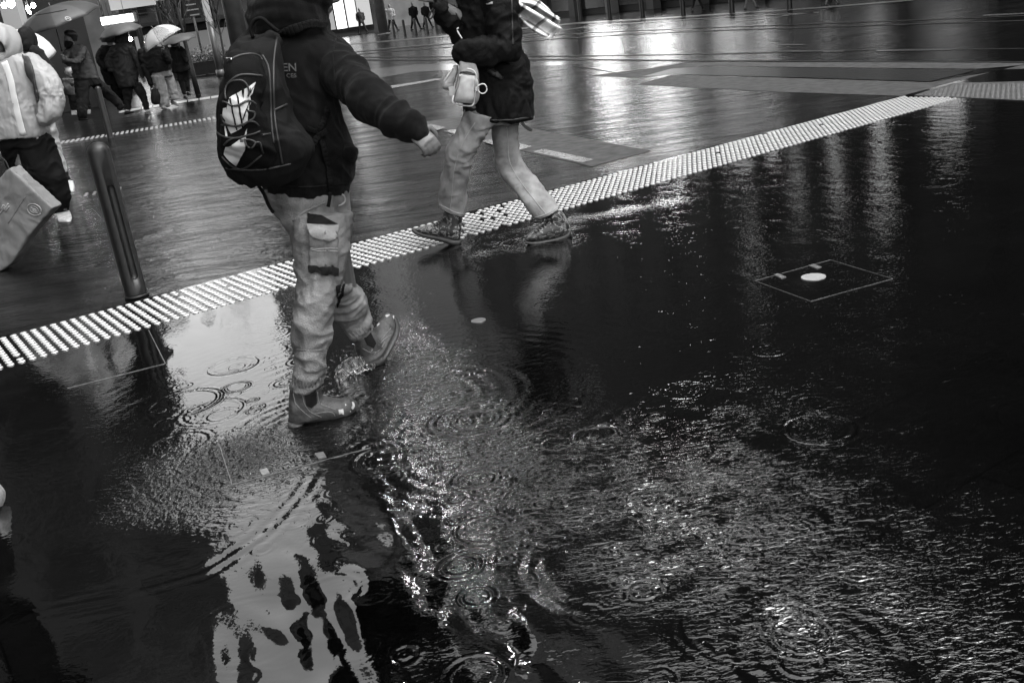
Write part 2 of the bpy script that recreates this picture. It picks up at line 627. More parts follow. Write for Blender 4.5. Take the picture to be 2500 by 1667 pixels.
for a, b, t_ in [((1924, 124), (2060, 124), 3), ((2140, 123), (2322, 120), 3), ((2400, 37), (2500, 32), 3), ((1500, 82), (1590, 77), 2), ((1640, 73), (1690, 71), 2), ((1790, 52), (1880, 43), 2.5), ((1910, 38), (1985, 30), 2.5), ((1900, 110), (1965, 108), 2)]:
    ground_poly('road_marking', [a, b, (b[0], b[1] + t_), (a[0], a[1] + t_)], 0.002, DIRTY)
for line, t_, m_ in [([(780, 146), (1400, 144.5), (1750, 147.5), (2560, 151)], 2.6, RAIL), ([(780, 140), (1400, 137), (1750, 131), (2100, 122), (2560, 118)], 1.6, RAIL), ([(800, 138), (1400, 92), (1700, 76), (2000, 66), (2560, 48)], 1.6, RAIL), ([(830, 130), (1400, 82), (1700, 69), (2000, 58), (2560, 36)], 1.4, RAIL), ([(1400, 160), (1520, 180), (1600, 165), (1690, 150)], 1.5, RAIL)]:
    ground_poly('tram_rail', line + [(x, y + t_) for x, y in line[::-1]], 0.0025, m_)
for line, t_ in [([(840, 108), (1000, 95), (1415, 55), (1650, 41), (2000, 18), (2215, 0), (2260, -6)], 3.4), ([(920, 120), (1200, 96), (1415, 68), (1490, 60), (1700, 46), (2000, 30)], 1.6)]:
    ground_poly('kerb_edge', line + [(x, y + t_) for x, y in line[::-1]], 0.002, mat('kerb_paint', .08, .3, var=.3))
ln = [(290, 272), (345, 263), (400, 255), (440, 248.5), (520, 236), (600, 224)]
for i in range(11):
    f = lambda s: (290 + 310 * s, 272 - 48 * s - 1.5 * math.sin(s * PI))
    a, b = f(i / 11), f((i + .9) / 11)
    ground_poly('road_marking', [a, b, (b[0], b[1] + 5), (a[0], a[1] + 5)], 0.002, mat('line_paint', .22, .3))
# ================================================================== BUILDINGS
def dk(v, r=.5):
    v = v * .42
    m = mat('facade_%03d' % round(v * 1000), v, r, var=.25, vscale=.7, bump=.01, bscale=5)
    m.node_tree.nodes['Principled BSDF'].inputs['Specular IOR Level'].default_value = .15
    return m


GLASS = mat('dark_window_glass', .004, .3)
GLASS.node_tree.nodes['Principled BSDF'].inputs['Specular IOR Level'].default_value = .12
def lit(e):
    return mat('lit_%04d' % round(e * 100), .06, .5, emit=e)


def facade_block(name, a, b, depth, h, m, label, bays, floors, z0=4.2, win=(.62, .6), winm=None, lits={}, ground=True):
    """block whose street face runs from a to b (2D), going back 'depth'"""
    a, b = np.array(a, float), np.array(b, float)
    e = b - a
    L = np.linalg.norm(e)
    e /= L
    n = np.array([-e[1], e[0]])     # away from street
    if n @ (a + b) < 0:
        n = -n
    root = thing(name, (*((a + b) / 2), 0), label, 'building')
    wb = MB().prism([tuple(a), tuple(b), tuple(b + n * depth), tuple(a + n * depth)], 0, h)
    ang = math.atan2(e[1], e[0])
    wall = wb.build('wall', m, root)
    co = MB()
    co.box((*(a + e * L / 2 - n * .25), h + .35), (L + .8, 1.1, .7), ang)
    co.build('cornice', m, root)
    MB().box((*(a + e * L / 2 - n * .3), z0 - .25), (L, .62, .4), ang).build('string_course', m, root)
    fh = (h - z0) / floors
    bw_ = L / bays
    k = 0
    for j in range(floors):
        for i in range(bays):
            if k >= 98:
                break
            c = a + e * (i + .5) * bw_ - n * .01
            zc = z0 + (j + .5) * fh
            em = lits.get((i, j))
            wm = lit(em) if em else (winm or GLASS)
            fr = MB().box((*(c - n * .03), zc), (bw_ * win[0] + .24, .12, fh * win[1] + .24), ang)
            f_ = fr.build('window', m, root)
            MB().box((*(c - n * .095), zc), (bw_ * win[0], .03, fh * win[1]), ang).build('pane', wm, f_)
            k += 1
    return root, a, e, n, L, ang


# far side of the road, face parallel to the far kerb
fb = facade_block('shop_building', (-2.2, 71), (19.5, 23.5), 16, 40, dk(.02), 'long dark stone shop building behind the far kerb and its bollards', 14, 7, z0=6.2,
                  lits={})
root, a, e, n, L, ang = fb
# ground floor: dark bays, pale piers, lit signs over the shopfronts
def bay_at(az):
    # distance along the face where azimuth az meets it
    d = np.array([math.sin(R(az)), math.cos(R(az))])
    M_ = np.array([[d[0], -e[0]], [d[1], -e[1]]])
    t_, s_ = np.linalg.solve(M_, a)
    return s_
for az0, az1, zz0, zz1, em in [(7.2, 8.5, 2.9, 5.0, 4.0), (9.8, 11.4, 2.9, 5.2, 2.6), (11.8, 12.6, 2.9, 4.6, .6), (13.6, 15.2, 2.7, 4.4, .7), (16.0, 16.5, 2.6, 4.0, 1.2), (19.0, 19.6, 2.5, 3.8, .4), (21.6, 22.4, 2.5, 3.6, .4), (2.0, 3.0, 3.4, 5.6, 1.1), (4.3, 5.2, 3.2, 5.4, 1.4), (-1.4, -.5, 3.6, 6.0, 1.2), (.4, 1.2, 3.6, 5.6, .8), (24.5, 26, 2.6, 3.6, .25), (17.3, 17.8, 6.2, 7.0, .22), (19.4, 20.0, 6.2, 7.0, .24), (21.6, 22.4, 5.9, 6.9, .3), (14.8, 15.2, 9.6, 10.6, .2)]:
    s0, s1 = bay_at(az0), bay_at(az1)
    c = a + e * (s0 + s1) / 2 - n * .18
    f_ = MB().box((*c, (zz0 + zz1) / 2), (abs(s1 - s0) + .2, .26, zz1 - zz0 + .2), ang).build('shop_sign', dk(.03), root)
    MB().box((*(c - n * .145), (zz0 + zz1) / 2), (abs(s1 - s0), .03, zz1 - zz0), ang).build('lit_panel', lit(em), f_)
for i in range(15):
    c = a + e * (i + .5) * L / 15 - n * .22
    MB().box((*c, 2.0), (.55, .42, 4.0), ang).build('pier', dk(.10 if i % 3 else .2), root)
for i in range(14):
    c = a + e * (i + 1) * L / 15 - n * .05
    v_ = [.01, .03, .012, .05, .02][i % 5]
    MB().box((*c, 1.75), (L / 15 - .9, .08, 2.9), ang).build('shop_window', mat('shop_glass_%d' % (i % 5), v_, .12), root)

# tower just left of it, then the pale tall slab behind
facade_block('office_tower', polar(-13.3, 88)[:2], polar(-7.5, 88)[:2], 14, 62, dk(.10), 'tall grey office tower at the far end of the street', 4, 16, z0=6)
facade_block('pale_tower', polar(-5.6, 112)[:2], polar(9, 112)[:2], 20, 104, dk(.34), 'pale high-rise rising behind the dark shop building', 7, 14, z0=40, win=(.5, .45))
# building on the left with the wide corner pier
fl = facade_block('corner_building', polar(-19.6, 31)[:2], polar(-52, 30)[:2], 14, 44, dk(.03), 'dark corner building with stone piers behind the umbrellas', 6, 9, z0=6.0)
# unseen side blocks added to cut the sky light, then the street end
facade_block('unseen_left_block', (-16, 12), (-16, -14), 12, 40, dk(.05), 'dark stone bank building along the left pavement', 7, 10)
facade_block('unseen_right_block', (22, 16), (22, -12), 12, 36, dk(.05), 'dark department store along the right side of the street', 7, 9)
facade_block('sky_gap_block', polar(-16.1, 120)[:2], polar(-13.0, 120)[:2], 12, 14, dk(.06), 'grey block closing the end of the street beside the office tower', 4, 3, z0=3)  # dark masses added to narrow the sky gap mirrored in the wet ground
facade_block('sky_gap_block', polar(-20, 110)[:2], polar(-18.5, 110)[:2], 12, 11, dk(.05), 'narrow grey block at the end of the street beside the corner building', 2, 3, z0=3)
facade_block('pale_block', polar(-8.6, 160)[:2], polar(-4.6, 160)[:2], 12, 92, dk(.62), 'very distant pale block seen through the narrow gap beside the office tower', 3, 12, z0=8, win=(.3, .3))
facade_block('low_terrace', polar(-20.5, 190)[:2], polar(-12.0, 190)[:2], 10, 9, dk(.05), 'low terrace closing the end of the street', 6, 2, z0=3)
# ================================================================== FIGURE TOOLS
from mathutils.bvhtree import BVHTree


class Sil(MB):
    """solid forms lofted through measured outlines: every row gives the two edge points of a form and its depth"""

    def rows(s, rows, n=20, dirv=(0, 1, 0), sub=4, sq=1.0, cap=True):
        L_, R_, D_ = [], [], []
        for r in rows:
            (x0, y0), (x1, y1), Y, d = r[:4]
            Ya, Yb = Y if isinstance(Y, tuple) else (Y, Y)
            L_.append(at(x0, y0, Ya))
            R_.append(at(x1, y1, Yb))
            D_.append(d)
        A = np.array(L_)
        B = np.array(R_)
        D = np.array(D_, float)
        k = len(A)

        def cr(M, i, t):
            a, b, c, d = M[max(i - 1, 0)], M[i], M[i + 1], M[min(i + 2, k - 1)]
            return 0.5 * ((2 * b) + (-a + c) * t + (2 * a - 5 * b + 4 * c - d) * t * t + (-a + 3 * b - 3 * c + d) * t ** 3)
        A2, B2, D2 = [], [], []
        for i in range(k - 1):
            for j in range(sub):
                t = j / sub
                A2.append(cr(A, i, t))
                B2.append(cr(B, i, t))
                D2.append(cr(D, i, t))
        A2.append(A[-1])
        B2.append(B[-1])
        D2.append(D[-1])
        dv = np.array(dirv, float)
        dv /= np.linalg.norm(dv)
        vs, fs = [], []
        m = len(A2)
        for i in range(m):
            c = (A2[i] + B2[i]) / 2
            a = (B2[i] - A2[i]) / 2
            for j in range(n):
                q = 2 * PI * j / n
                cx, sy = math.cos(q), math.sin(q)
                cx = math.copysign(abs(cx) ** sq, cx)
                sy = math.copysign(abs(sy) ** sq, sy)
                vs.append(c + a * cx + dv * D2[i] * sy)
        for i in range(m - 1):
            for j in range(n):
                fs.append((i * n + j, i * n + (j + 1) % n, (i + 1) * n + (j + 1) % n, (i + 1) * n + j))
        # orientation does not matter: normals are recalculated
        s.add(vs, fs, True)
        o = len(s.v) - len(vs)
        if cap:
            s.f += [tuple(o + j for j in range(n - 1, -1, -1)), tuple(o + (m - 1) * n + j for j in range(n))]
            s.sm += [False, False]
        return s

    def ptube(s, pts, n=14, sub=3, hint=(0, 0, 1), caps=True):
        """pts: (x, y, Y, r)"""
        s.tube([at(p[0], p[1], p[2]) for p in pts], [p[3] for p in pts], n, hint, caps, sub=sub)
        for k in range(2):
            e = pts[0] if k == 0 else pts[-1]
            r = e[3] if isinstance(e[3], (int, float)) else min(e[3])
            if caps:
                s.ell(at(e[0], e[1], e[2]), r * .98, 12, 8)
        return s


def remesh(mb, vox, smooth=3):
    me = bpy.data.meshes.new('tmp')
    me.from_pydata(mb.v, [], mb.f)
    bm = bmesh.new()
    bm.from_mesh(me)
    bmesh.ops.recalc_face_normals(bm, faces=bm.faces)
    bm.to_mesh(me)
    bm.free()
    o = bpy.data.objects.new('tmp', me)
    COL.objects.link(o)
    md = o.modifiers.new('r', 'REMESH')
    md.mode = 'VOXEL'
    md.voxel_size = vox
    if smooth:
        sm = o.modifiers.new('s', 'SMOOTH')
        sm.factor = .5
        sm.iterations = smooth
    dg = bpy.context.evaluated_depsgraph_get()
    dg.update()
    out = bpy.data.meshes.new_from_object(o.evaluated_get(dg))
    bpy.data.objects.remove(o)
    bpy.data.meshes.remove(me)
    return out


def vn(me):
    n = len(me.vertices)
    V = np.empty(n * 3, np.float32)
    me.vertices.foreach_get('co', V)
    N = np.empty(n * 3, np.float32)
    me.vertex_normals.foreach_get('vector', N)
    return V.reshape(-1, 3).astype(float), N.reshape(-1, 3).astype(float)


def fold_field(V, path, fs=22., fr=7., seed=0, warp=.5):
    """ridged folds running across a limb path (list of 3D points)"""
    P = np.array(path, float)
    best = np.full(len(V), 1e9)
    S = np.zeros(len(V))
    acc = 0
    for i in range(len(P) - 1):
        e = P[i + 1] - P[i]
        l = np.linalg.norm(e)
        t = np.clip(((V - P[i]) @ e) / l ** 2, 0, 1)
        d = np.linalg.norm(V - (P[i] + t[:, None] * e), axis=1)
        k = d < best
        S = np.where(k, acc + t * l, S)
        best = np.where(k, d, best)
        acc += l
    wv = vnoise(V * 5.0, seed + 5) * warp
    wv2 = vnoise(V * 11.0, seed + 6)
    fr = fr * 2.3
    q = np.stack([S * fs * (1 + .0 * wv) + wv * 4 + wv2 * .6 + V[:, 0] * fs * .35, vnoise(V * 4.1, seed + 9) * 2.5 + V[:, 0] * fr, V[:, 1] * fr + V[:, 2] * 2.5], 1)
    a = 1 - 2.4 * np.abs(vnoise(q, seed)) ** .8
    b = 1 - 2 * np.abs(vnoise(q * 1.9 + 7, seed + 1))
    return a * .7 + b * .3, S


def cloth(name, mb, m, parent, vox=.008, smooth=3, folds=(), soft=0.004, **tags):
    me = remesh(mb, vox, smooth)
    V, N = vn(me)
    disp = np.zeros(len(V))
    for f in folds:
        path, amp, fs, fr, seed = f[:5]
        h, S = fold_field(V, path, fs, fr, seed)
        if len(f) > 5:
            cen, rad = f[5], f[6]
            wt = np.exp(-(np.linalg.norm(V - np.array(cen), axis=1) / rad) ** 2)
            h = h * wt
        disp += amp * h
    if soft:
        disp += soft * vnoise(V * 9, 31) + soft * .5 * vnoise(V * 21, 37)
    V = V + N * disp[:, None]
    me.vertices.foreach_set('co', V.astype(np.float32).ravel())
    me.polygons.foreach_set('use_smooth', np.ones(len(me.polygons), bool))
    me.materials.clear()
    me.materials.append(m)
    me.update()
    me.name = name
    o = bpy.data.objects.new(name, me)
    COL.objects.link(o)
    if parent is not None:
        o.parent = parent
        o.matrix_parent_inverse = Matrix.Translation(parent.location).inverted()
    tag(o, **tags)
    return o


def bvh(*objs):
    V, Fc = [], []
    for o in objs:
        k = len(V)
        V += [v.co.copy() for v in o.data.vertices]
        Fc += [tuple(i + k for i in p.vertices) for p in o.data.polygons]
    return BVHTree.FromPolygons(V, Fc)


def hit(tree, x, y, off=0.003):
    d = Vector(ray(x, y)).normalized()
    loc, nor, i, dist = tree.ray_cast(Vector((0, 0, CH)), d)
    if loc is None:
        return None
    if nor.dot(d) > 0:
        nor = -nor
    return np.array(loc + nor * off)


def patch(name, polys, tree, m, parent, off=0.003, cell=7, fallback=None, thick=0.0, **tags):
    """cloth patches, prints and paint laid on the surface of a form"""
    V, Fc = [], []
    for poly in polys:
        bm = bmesh.new()
        vs = [bm.verts.new((p[0], p[1], 0)) for p in poly]
        bm.faces.new(vs)
        bmesh.ops.triangulate(bm, faces=bm.faces)
        for _ in range(6):
            es = [e for e in bm.edges if e.calc_length() > cell]
            if not es:
                break
            bmesh.ops.subdivide_edges(bm, edges=es, cuts=1)
            bmesh.ops.triangulate(bm, faces=[f for f in bm.faces if len(f.verts) > 3])
        bm.verts.ensure_lookup_table()
        mp = {}
        for v in bm.verts:
            q = hit(tree, v.co.x, v.co.y, off)
            if q is None and fallback is not None:
                q = at(v.co.x, v.co.y, fallback)
            if q is not None:
                mp[v.index] = len(V)
                V.append(tuple(q))
        for f in bm.faces:
            ids = [v.index for v in f.verts]
            if all(i in mp for i in ids):
                pts = [np.array(V[mp[i]]) for i in ids]
                if max(np.linalg.norm(pts[i] - pts[i - 1]) for i in range(len(pts))) < .12:
                    Fc.append(tuple(mp[i] for i in ids))
        bm.free()
    mb = MB()
    mb.add(V, Fc, True)
    o = mb.build(name, m, parent, **tags)
    if thick:
        s = o.modifiers.new('t', 'SOLIDIFY')
        s.thickness = thick
        s.offset = 0
    return o


def seam(name, pts, tree, m, parent, r=0.003, off=0.001, step=6, fallback=None, closed=False, flat=None, **tags):
    P = []
    pts = list(pts)
    for i in range(len(pts) - 1):
        (x0, y0), (x1, y1) = pts[i][:2], pts[i + 1][:2]
        k = max(1, int(math.hypot(x1 - x0, y1 - y0) / step))
        for j in range(k):
            P.append((x0 + (x1 - x0) * j / k, y0 + (y1 - y0) * j / k))
    P.append(pts[-1][:2])
    Q = []
    for x, y in P:
        q = hit(tree, x, y, off)
        if q is None and fallback is not None:
            q = at(x, y, fallback)
        if q is not None:
            Q.append(q)
    if len(Q) < 2:
        return None
    # soften jumps
    Q = np.array(Q)
    for _ in range(2):
        Q[1:-1] = (Q[:-2] + Q[1:-1] * 2 + Q[2:]) / 4
    mb = MB()
    mb.tube(list(Q), r if flat is None else (flat, r), 8, hint=RT if flat is None else RT)
    return mb.build(name, m, parent, **tags)


def smooth_pts(pts, k=6):
    P = [np.array(p, float) for p in pts]
    out = []
    n = len(P)
    for i in range(n - 1):
        a, b, c, d = P[max(i - 1, 0)], P[i], P[i + 1], P[min(i + 2, n - 1)]
        for j in range(k):
            t = j / k
            out.append(tuple(0.5 * ((2 * b) + (-a + c) * t + (2 * a - 5 * b + 4 * c - d) * t * t + (-a + 3 * b - 3 * c + d) * t ** 3)))
    out.append(tuple(P[-1]))
    return out


def hand_bm(mb, w_, dirv, palmv, size=1.0, curl=.8, thumb_side=1):
    """five-fingered hand from wrist w_, pointing dirv, palm facing palmv"""
    d = np.array(dirv, float)
    d /= np.linalg.norm(d)
    p = np.array(palmv, float)
    p -= d * (p @ d)
    p /= np.linalg.norm(p)
    s = np.cross(d, p) * thumb_side
    w_ = np.array(w_, float)
    mb.tube([w_ - d * .03 * size, w_ + d * .01 * size, w_ + d * .05 * size, w_ + d * .092 * size], [(.026 * size, .020 * size), (.029 * size, .018 * size), (.041 * size, .016 * size), (.040 * size, .013 * size)], 14, hint=s, sub=3)
    for i, (off, L) in enumerate([(.030, .070), (.010, .078), (-.011, .072), (-.031, .058)]):
        b = w_ + d * .088 * size + s * off * size
        pts = [b - d * .012 * size, b]
        a = curl * (0.55 + .08 * i)
        dd = d.copy()
        for seg, fr in ((0, .45), (1, .32), (2, .23)):
            dd = d * math.cos(a) + p * math.sin(a)
            pts.append(pts[-1] + dd * L * fr * size)
            a += curl * .85
        mb.tube(pts, [.0098 * size, .0098 * size, .0092 * size, .0085 * size, .0065 * size], 9, hint=s, sub=2)
        mb.ell(pts[-1], .0066 * size, 8, 6)
    b = w_ + d * .022 * size + s * .026 * size
    t1 = b + (d * .55 + s * .75 + p * .2) * .038 * size
    t2 = t1 + (d * .75 + s * .15 + p * .55) * .032 * size
    t3 = t2 + (d * .6 - s * .25 + p * .7) * .022 * size
    mb.tube([b - s * .01 * size, b, t1, t2, t3], [.013 * size, .0135 * size, .0115 * size, .0105 * size, .008 * size], 9, sub=2)
    mb.ell(t3, .0082 * size, 8, 6)
    return mb


def head_bm(mb, c, look, up=(0, 0, 1), s=1.0):
    """head with brow, nose, lips, chin, ears; c is the centre of the skull"""
    f = np.array(look, float)
    f /= np.linalg.norm(f)
    u = np.array(up, float)
    u -= f * (u @ f)
    u /= np.linalg.norm(u)
    r = np.cross(f, u)
    c = np.array(c, float)
    M = np.stack([r, f, u], 1)

    def q(x, y, z):
        return c + r * x * s + f * y * s + u * z * s
    mb.ell(q(0, -.01, .02), (.076 * s, .095 * s, .098 * s), 18, 12, M)
    mb.ell(q(0, .035, -.045), (.056 * s, .058 * s, .075 * s), 16, 10, M)
    mb.ell(q(0, .075, -.095), (.024 * s, .020 * s, .02 * s), 10, 8, M)
    mb.tube([q(0, .088, .012), q(0, .103, -.012), q(0, .116, -.034), q(0, .092, -.044)], [.008 * s, .010 * s, .015 * s, .010 * s], 8, hint=r)
    for sx in (-1, 1):
        mb.ell(q(.031 * sx, .078, .018), (.017 * s, .012 * s, .008 * s), 8, 6, M)
        mb.ell(q(.032 * sx, .077, -.002), (.013 * s, .013 * s, .009 * s), 8, 6, M)
        mb.ell(q(.078 * sx, -.005, -.012), (.010 * s, .020 * s, .032 * s), 10, 8, M)
        mb.ell(q(.012 * sx, .094, -.064), (.014 * s, .010 * s, .006 * s), 8, 6, M)
    mb.ell(q(0, .092, -.074), (.020 * s, .010 * s, .007 * s), 8, 6, M)
    mb.tube([q(0, -.015, -.05), q(0, -.03, -.17)], [.058 * s, .062 * s], 14)
    return mb


SKIN = mat('skin_tone', .08, .45, var=.12, vscale=30, bump=.0006, bscale=220)
SKIN_D = mat('skin_smooth_tone', .08, .5, var=.12, vscale=30)  # same grey as the other skin, without bump
HAIR = mat('dark_hair', .012, .4, bump=.004, bscale=150, stretch=(1, 1, .15))
BLACKC = mat('black_fleece', .0035, .95, var=.35, vscale=40, bump=.0025, bscale=400, sheen=.03)
# ================================================================== THE NEAR WALKER
PANTS = mat('worn_work_trousers', .14, .85, var=.48, vscale=10, bump=.004, bscale=210)
PANTS_D = mat('dark_trouser_panel', .008, .9, var=.3, vscale=20, bump=.001, bscale=300)
PACK = mat('black_pack_nylon', .0035, .85, var=.3, vscale=22, bump=.0018, bscale=260)
PACK2 = mat('charcoal_pack_nylon', .007, .88, var=.25, vscale=22, bump=.0015, bscale=260)
WHITEP = mat('white_print', .38, .55, var=.12, vscale=18, bump=.001, bscale=120)
LEATH = mat('scuffed_wet_leather', .03, .6, var=.5, vscale=22, bump=.003, bscale=70)
SOLE = mat('black_rubber_sole', .018, .5, var=.4, vscale=30, bump=.002, bscale=90)
SCUFF = mat('pale_paint_scuff', .3, .6, var=.3, vscale=60)

man = thing('person', G(770, 1035), 'walker in black hoodie, pale cargo work trousers and scuffed boots, seen from behind with backpack', 'person')
tw = Sil()
Yt = 3.62
tw.rows([((648, 456), (853, 458), Yt, .13), ((655, 480), (856, 480), Yt, .135), ((676, 515), (858, 512), Yt, .13), ((700, 555), (857, 552), 3.58, .11), ((718, 585), (855, 590), 3.56, .10)], sub=3)
tw.rows([((712, 520), (858, 520), 3.55, .10), ((720, 600), (852, 600), 3.50, .095), ((722, 680), (835, 680), 3.47, .088), ((722, 745), (814, 748), 3.44, .082), ((717, 800), (807, 802), 3.43, .078), ((713, 860), (801, 860), 3.42, .074), ((714, 885), (799, 885), 3.41, .072), ((716, 900), (795, 900), 3.41, .062), ((713, 912), (797, 910), 3.41, .066), ((716, 923), (790, 920), 3.41, .056), ((712, 948), (786, 945), 3.41, .052)], sub=4)
tw.rows([((745, 520), (852, 540), 3.70, .10), ((762, 590), (851, 610), 3.80, .09), ((785, 650), (850, 645), 3.86, .085), ((800, 690), (861, 685), 3.90, .082), ((808, 725), (885, 722), 3.93, .078), ((815, 758), (899, 748), 3.95, .074), ((832, 790), (903, 770), 3.96, .064), ((838, 802), (907, 782), 3.96, .066), ((848, 812), (903, 790), 3.96, .055), ((860, 831), (911, 805), 3.97, .050)], sub=4)
legR = [at(785, 500, 3.55), at(765, 700, 3.46), at(757, 860, 3.42), at(750, 945, 3.41)]
legL = [at(780, 500, 3.7), at(835, 680, 3.9), at(880, 815, 3.96)]
trousers = cloth('trousers', tw, PANTS, man, .0065, 3, [
    (legR, .007, 13, 3, 11), (legL, .007, 14, 3, 12), (legR, .016, 26, 3.5, 13, at(756, 900, 3.36), .12), (legR, .006, 16, 3, 15, at(770, 700, 3.36), .18), (legL, .009, 24, 3.5, 14, at(880, 770, 3.9), .13), (legR, .006, 12, 4, 16, at(760, 500, 3.5), .2), (legR, .0035, 34, 6, 17), (legL, .0035, 34, 6, 18)], soft=.003)
tT = bvh(trousers)
patch('cargo_pocket', [[(755, 548), (823, 548), (822, 648), (818, 655), (758, 650)]], tT, mat('trouser_pocket_cloth', .10, .9, var=.4, vscale=20, bump=.002, bscale=200), man, .007, thick=.006)
patch('pocket_flap', [[(753, 549), (823, 552), (822, 575), (812, 586), (780, 586), (765, 578), (755, 565)]], tT, mat('trouser_flap_cloth', .21, .85, var=.2, vscale=25, bump=.002, bscale=200), man, .013, thick=.005)
patch('pocket_band', [[(755, 649), (821, 655), (820, 673), (757, 666)]], tT, PANTS_D, man, .012)
patch('hip_pocket', [[(750, 520), (785, 528), (823, 546), (822, 552), (752, 548)]], tT, PANTS_D, man, .005)
patch('side_panel', [[(819, 698), (841, 691), (838, 720), (824, 752), (820, 730)]], tT, PANTS_D, man, .004)
seam('trouser_seam', [(715, 540), (735, 522), (762, 508), (795, 495)], tT, PANTS, man, .0045, -.001)
for k, y in enumerate((603, 609)):
    seam('trouser_seam', [(760, y), (790, y + 4), (822, y + 2)], tT, mat('seam_thread', .24, .8), man, .0016, .011)
seam('trouser_seam', [(714, 850), (740, 856), (770, 856), (800, 850)], tT, PANTS, man, .004, 0)
seam('front_pocket', [(828, 470), (842, 478), (845, 492), (838, 500), (826, 502)], tT, mat('seam_thread', .24, .8), man, .003, .001)
for i in range(9):
    x = 718 + i * 8
    seam('cuff_rib', [(x, 922), (x - 3, 946)], tT, mat('cuff_rib_cloth', .13, .9), man, .0026, .0)
for i in range(7):
    seam('cuff_rib', [(853 + i * 8, 815 - i * 3.6), (864 + i * 7, 829 - i * 4)], tT, mat('cuff_rib_cloth', .13, .9), man, .0026, .0)

# boots: upper, elastic side, sole, toe scuffs
bt = Sil()
bt.rows([((708, 948), (786, 944), 3.41, .050), ((706, 975), (785, 965), 3.41, .048), ((705, 1005), (790, 990), 3.41, .047), ((707, 1030), (800, 1010), 3.41, .045)], sub=3)
bt.rows([((707, 975), (706, 1033), 3.40, .026), ((722, 962), (724, 1036), 3.40, .040), ((760, 962), (762, 1032), 3.41, .043), ((792, 968), (795, 1029), 3.42, .047), ((822, 974), (826, 1023), 3.43, .050), ((846, 972), (850, 1016), 3.44, .050), ((864, 978), (866, 1007), 3.45, .040), ((874, 987), (875, 998), 3.46, .018)], sub=4)
boot = cloth('boot', bt, LEATH, man, .0055, 3, [([at(745, 960, 3.4), at(800, 1000, 3.42), at(870, 995, 3.45)], .0022, 40, 6, 21)], soft=.0012)
so = Sil()
so.rows([((704, 1020), (707, 1047), 3.40, .036), ((725, 1024), (727, 1049), 3.40, .044), ((758, 1026), (760, 1043), 3.41, .045), ((790, 1024), (792, 1037), 3.42, .050), ((822, 1019), (826, 1031), 3.43, .054), ((850, 1010), (855, 1021), 3.44, .053), ((868, 1000), (872, 1008), 3.45, .040), ((878, 991), (879, 996), 3.46, .016)], sub=4, sq=.7)
cloth('sole', so, SOLE, boot, .005, 2, soft=.001)
tB = bvh(boot)
patch('elastic_panel', [[(742, 955), (770, 952), (774, 985), (760, 996), (748, 990)]], tB, PANTS_D, boot, .002)
for ln_ in ([(738, 955), (742, 985), (755, 1005), (785, 1018)], [(775, 955), (778, 985), (785, 988), (820, 1000)], [(768, 1010), (800, 1004), (818, 1008), (818, 1016)], [(722, 985), (738, 1003), (760, 1020)], [(716, 960), (722, 990)]):
    seam('boot_stitching', ln_, tB, mat('boot_thread', .11, .7), boot, .0016, .0005)
for pl in ([(858, 980), (864, 982), (866, 992), (861, 1000), (857, 996), (860, 988)], [(826, 1000), (838, 998), (840, 1012), (834, 1010), (830, 1004), (828, 1012)], [(842, 985), (846, 988), (843, 991)], [(854, 1002), (857, 1004), (855, 1006)]):
    patch('paint_scuff', [pl], tB, SCUFF, boot, .0012, cell=4)
b2 = Sil()
b2.rows([((866, 832), (908, 804), 3.97, .046), ((868, 850), (922, 822), 3.97, .047), ((874, 872), (934, 846), 3.97, .045), ((882, 884), (936, 870), 3.96, .040)], sub=3)
b2.rows([((880, 886), (934, 884), 3.94, .030), ((880, 866), (944, 866), 3.96, .038), ((888, 844), (952, 846), 3.99, .040), ((902, 822), (960, 828), 4.03, .042), ((918, 798), (969, 812), 4.07, .044), ((932, 776), (972, 796), 4.11, .040), ((944, 764), (966, 774), 4.14, .022)], sub=4)
boot2 = cloth('boot', b2, LEATH, man, .0055, 3, [([at(890, 830, 3.95), at(950, 790, 4.1)], .0025, 40, 6, 22)], soft=.0012)
s2 = Sil()
s2.rows([((884, 884), (938, 888), 3.93, .036), ((926, 866), (950, 868), 3.95, .046), ((942, 846), (960, 848), 3.98, .048), ((952, 826), (970, 830), 4.02, .050), ((962, 808), (977, 812), 4.06, .050), ((966, 790), (976, 794), 4.10, .042), ((958, 770), (968, 772), 4.14, .02)], sub=4, sq=.75)
s2.rows([((884, 876), (938, 878), 3.95, .036), ((887, 897), (930, 899), 3.93, .036)], sub=2, sq=.75)
cloth('sole', s2, SOLE, boot2, .0055, 2, soft=.001)
tB2 = bvh(boot2)
patch('elastic_panel', [[(885, 818), (905, 812), (918, 838), (912, 850), (896, 842)]], tB2, PANTS_D, boot2, .002)
for ln_ in ([(925, 842), (940, 825), (955, 818)], [(885, 850), (905, 862), (925, 858), (940, 835)], [(930, 830), (955, 800)]):
    seam('boot_stitching', ln_, tB2, mat('boot_thread', .11, .7), boot2, .0016, .0005)
for pl in ([(940, 770), (950, 767), (952, 770), (944, 775)], [(960, 770), (968, 782), (966, 786), (958, 774)], [(918, 795), (926, 788), (927, 792), (920, 798)]):
    patch('paint_scuff', [pl], tB2, SCUFF, boot2, .0012, cell=4)

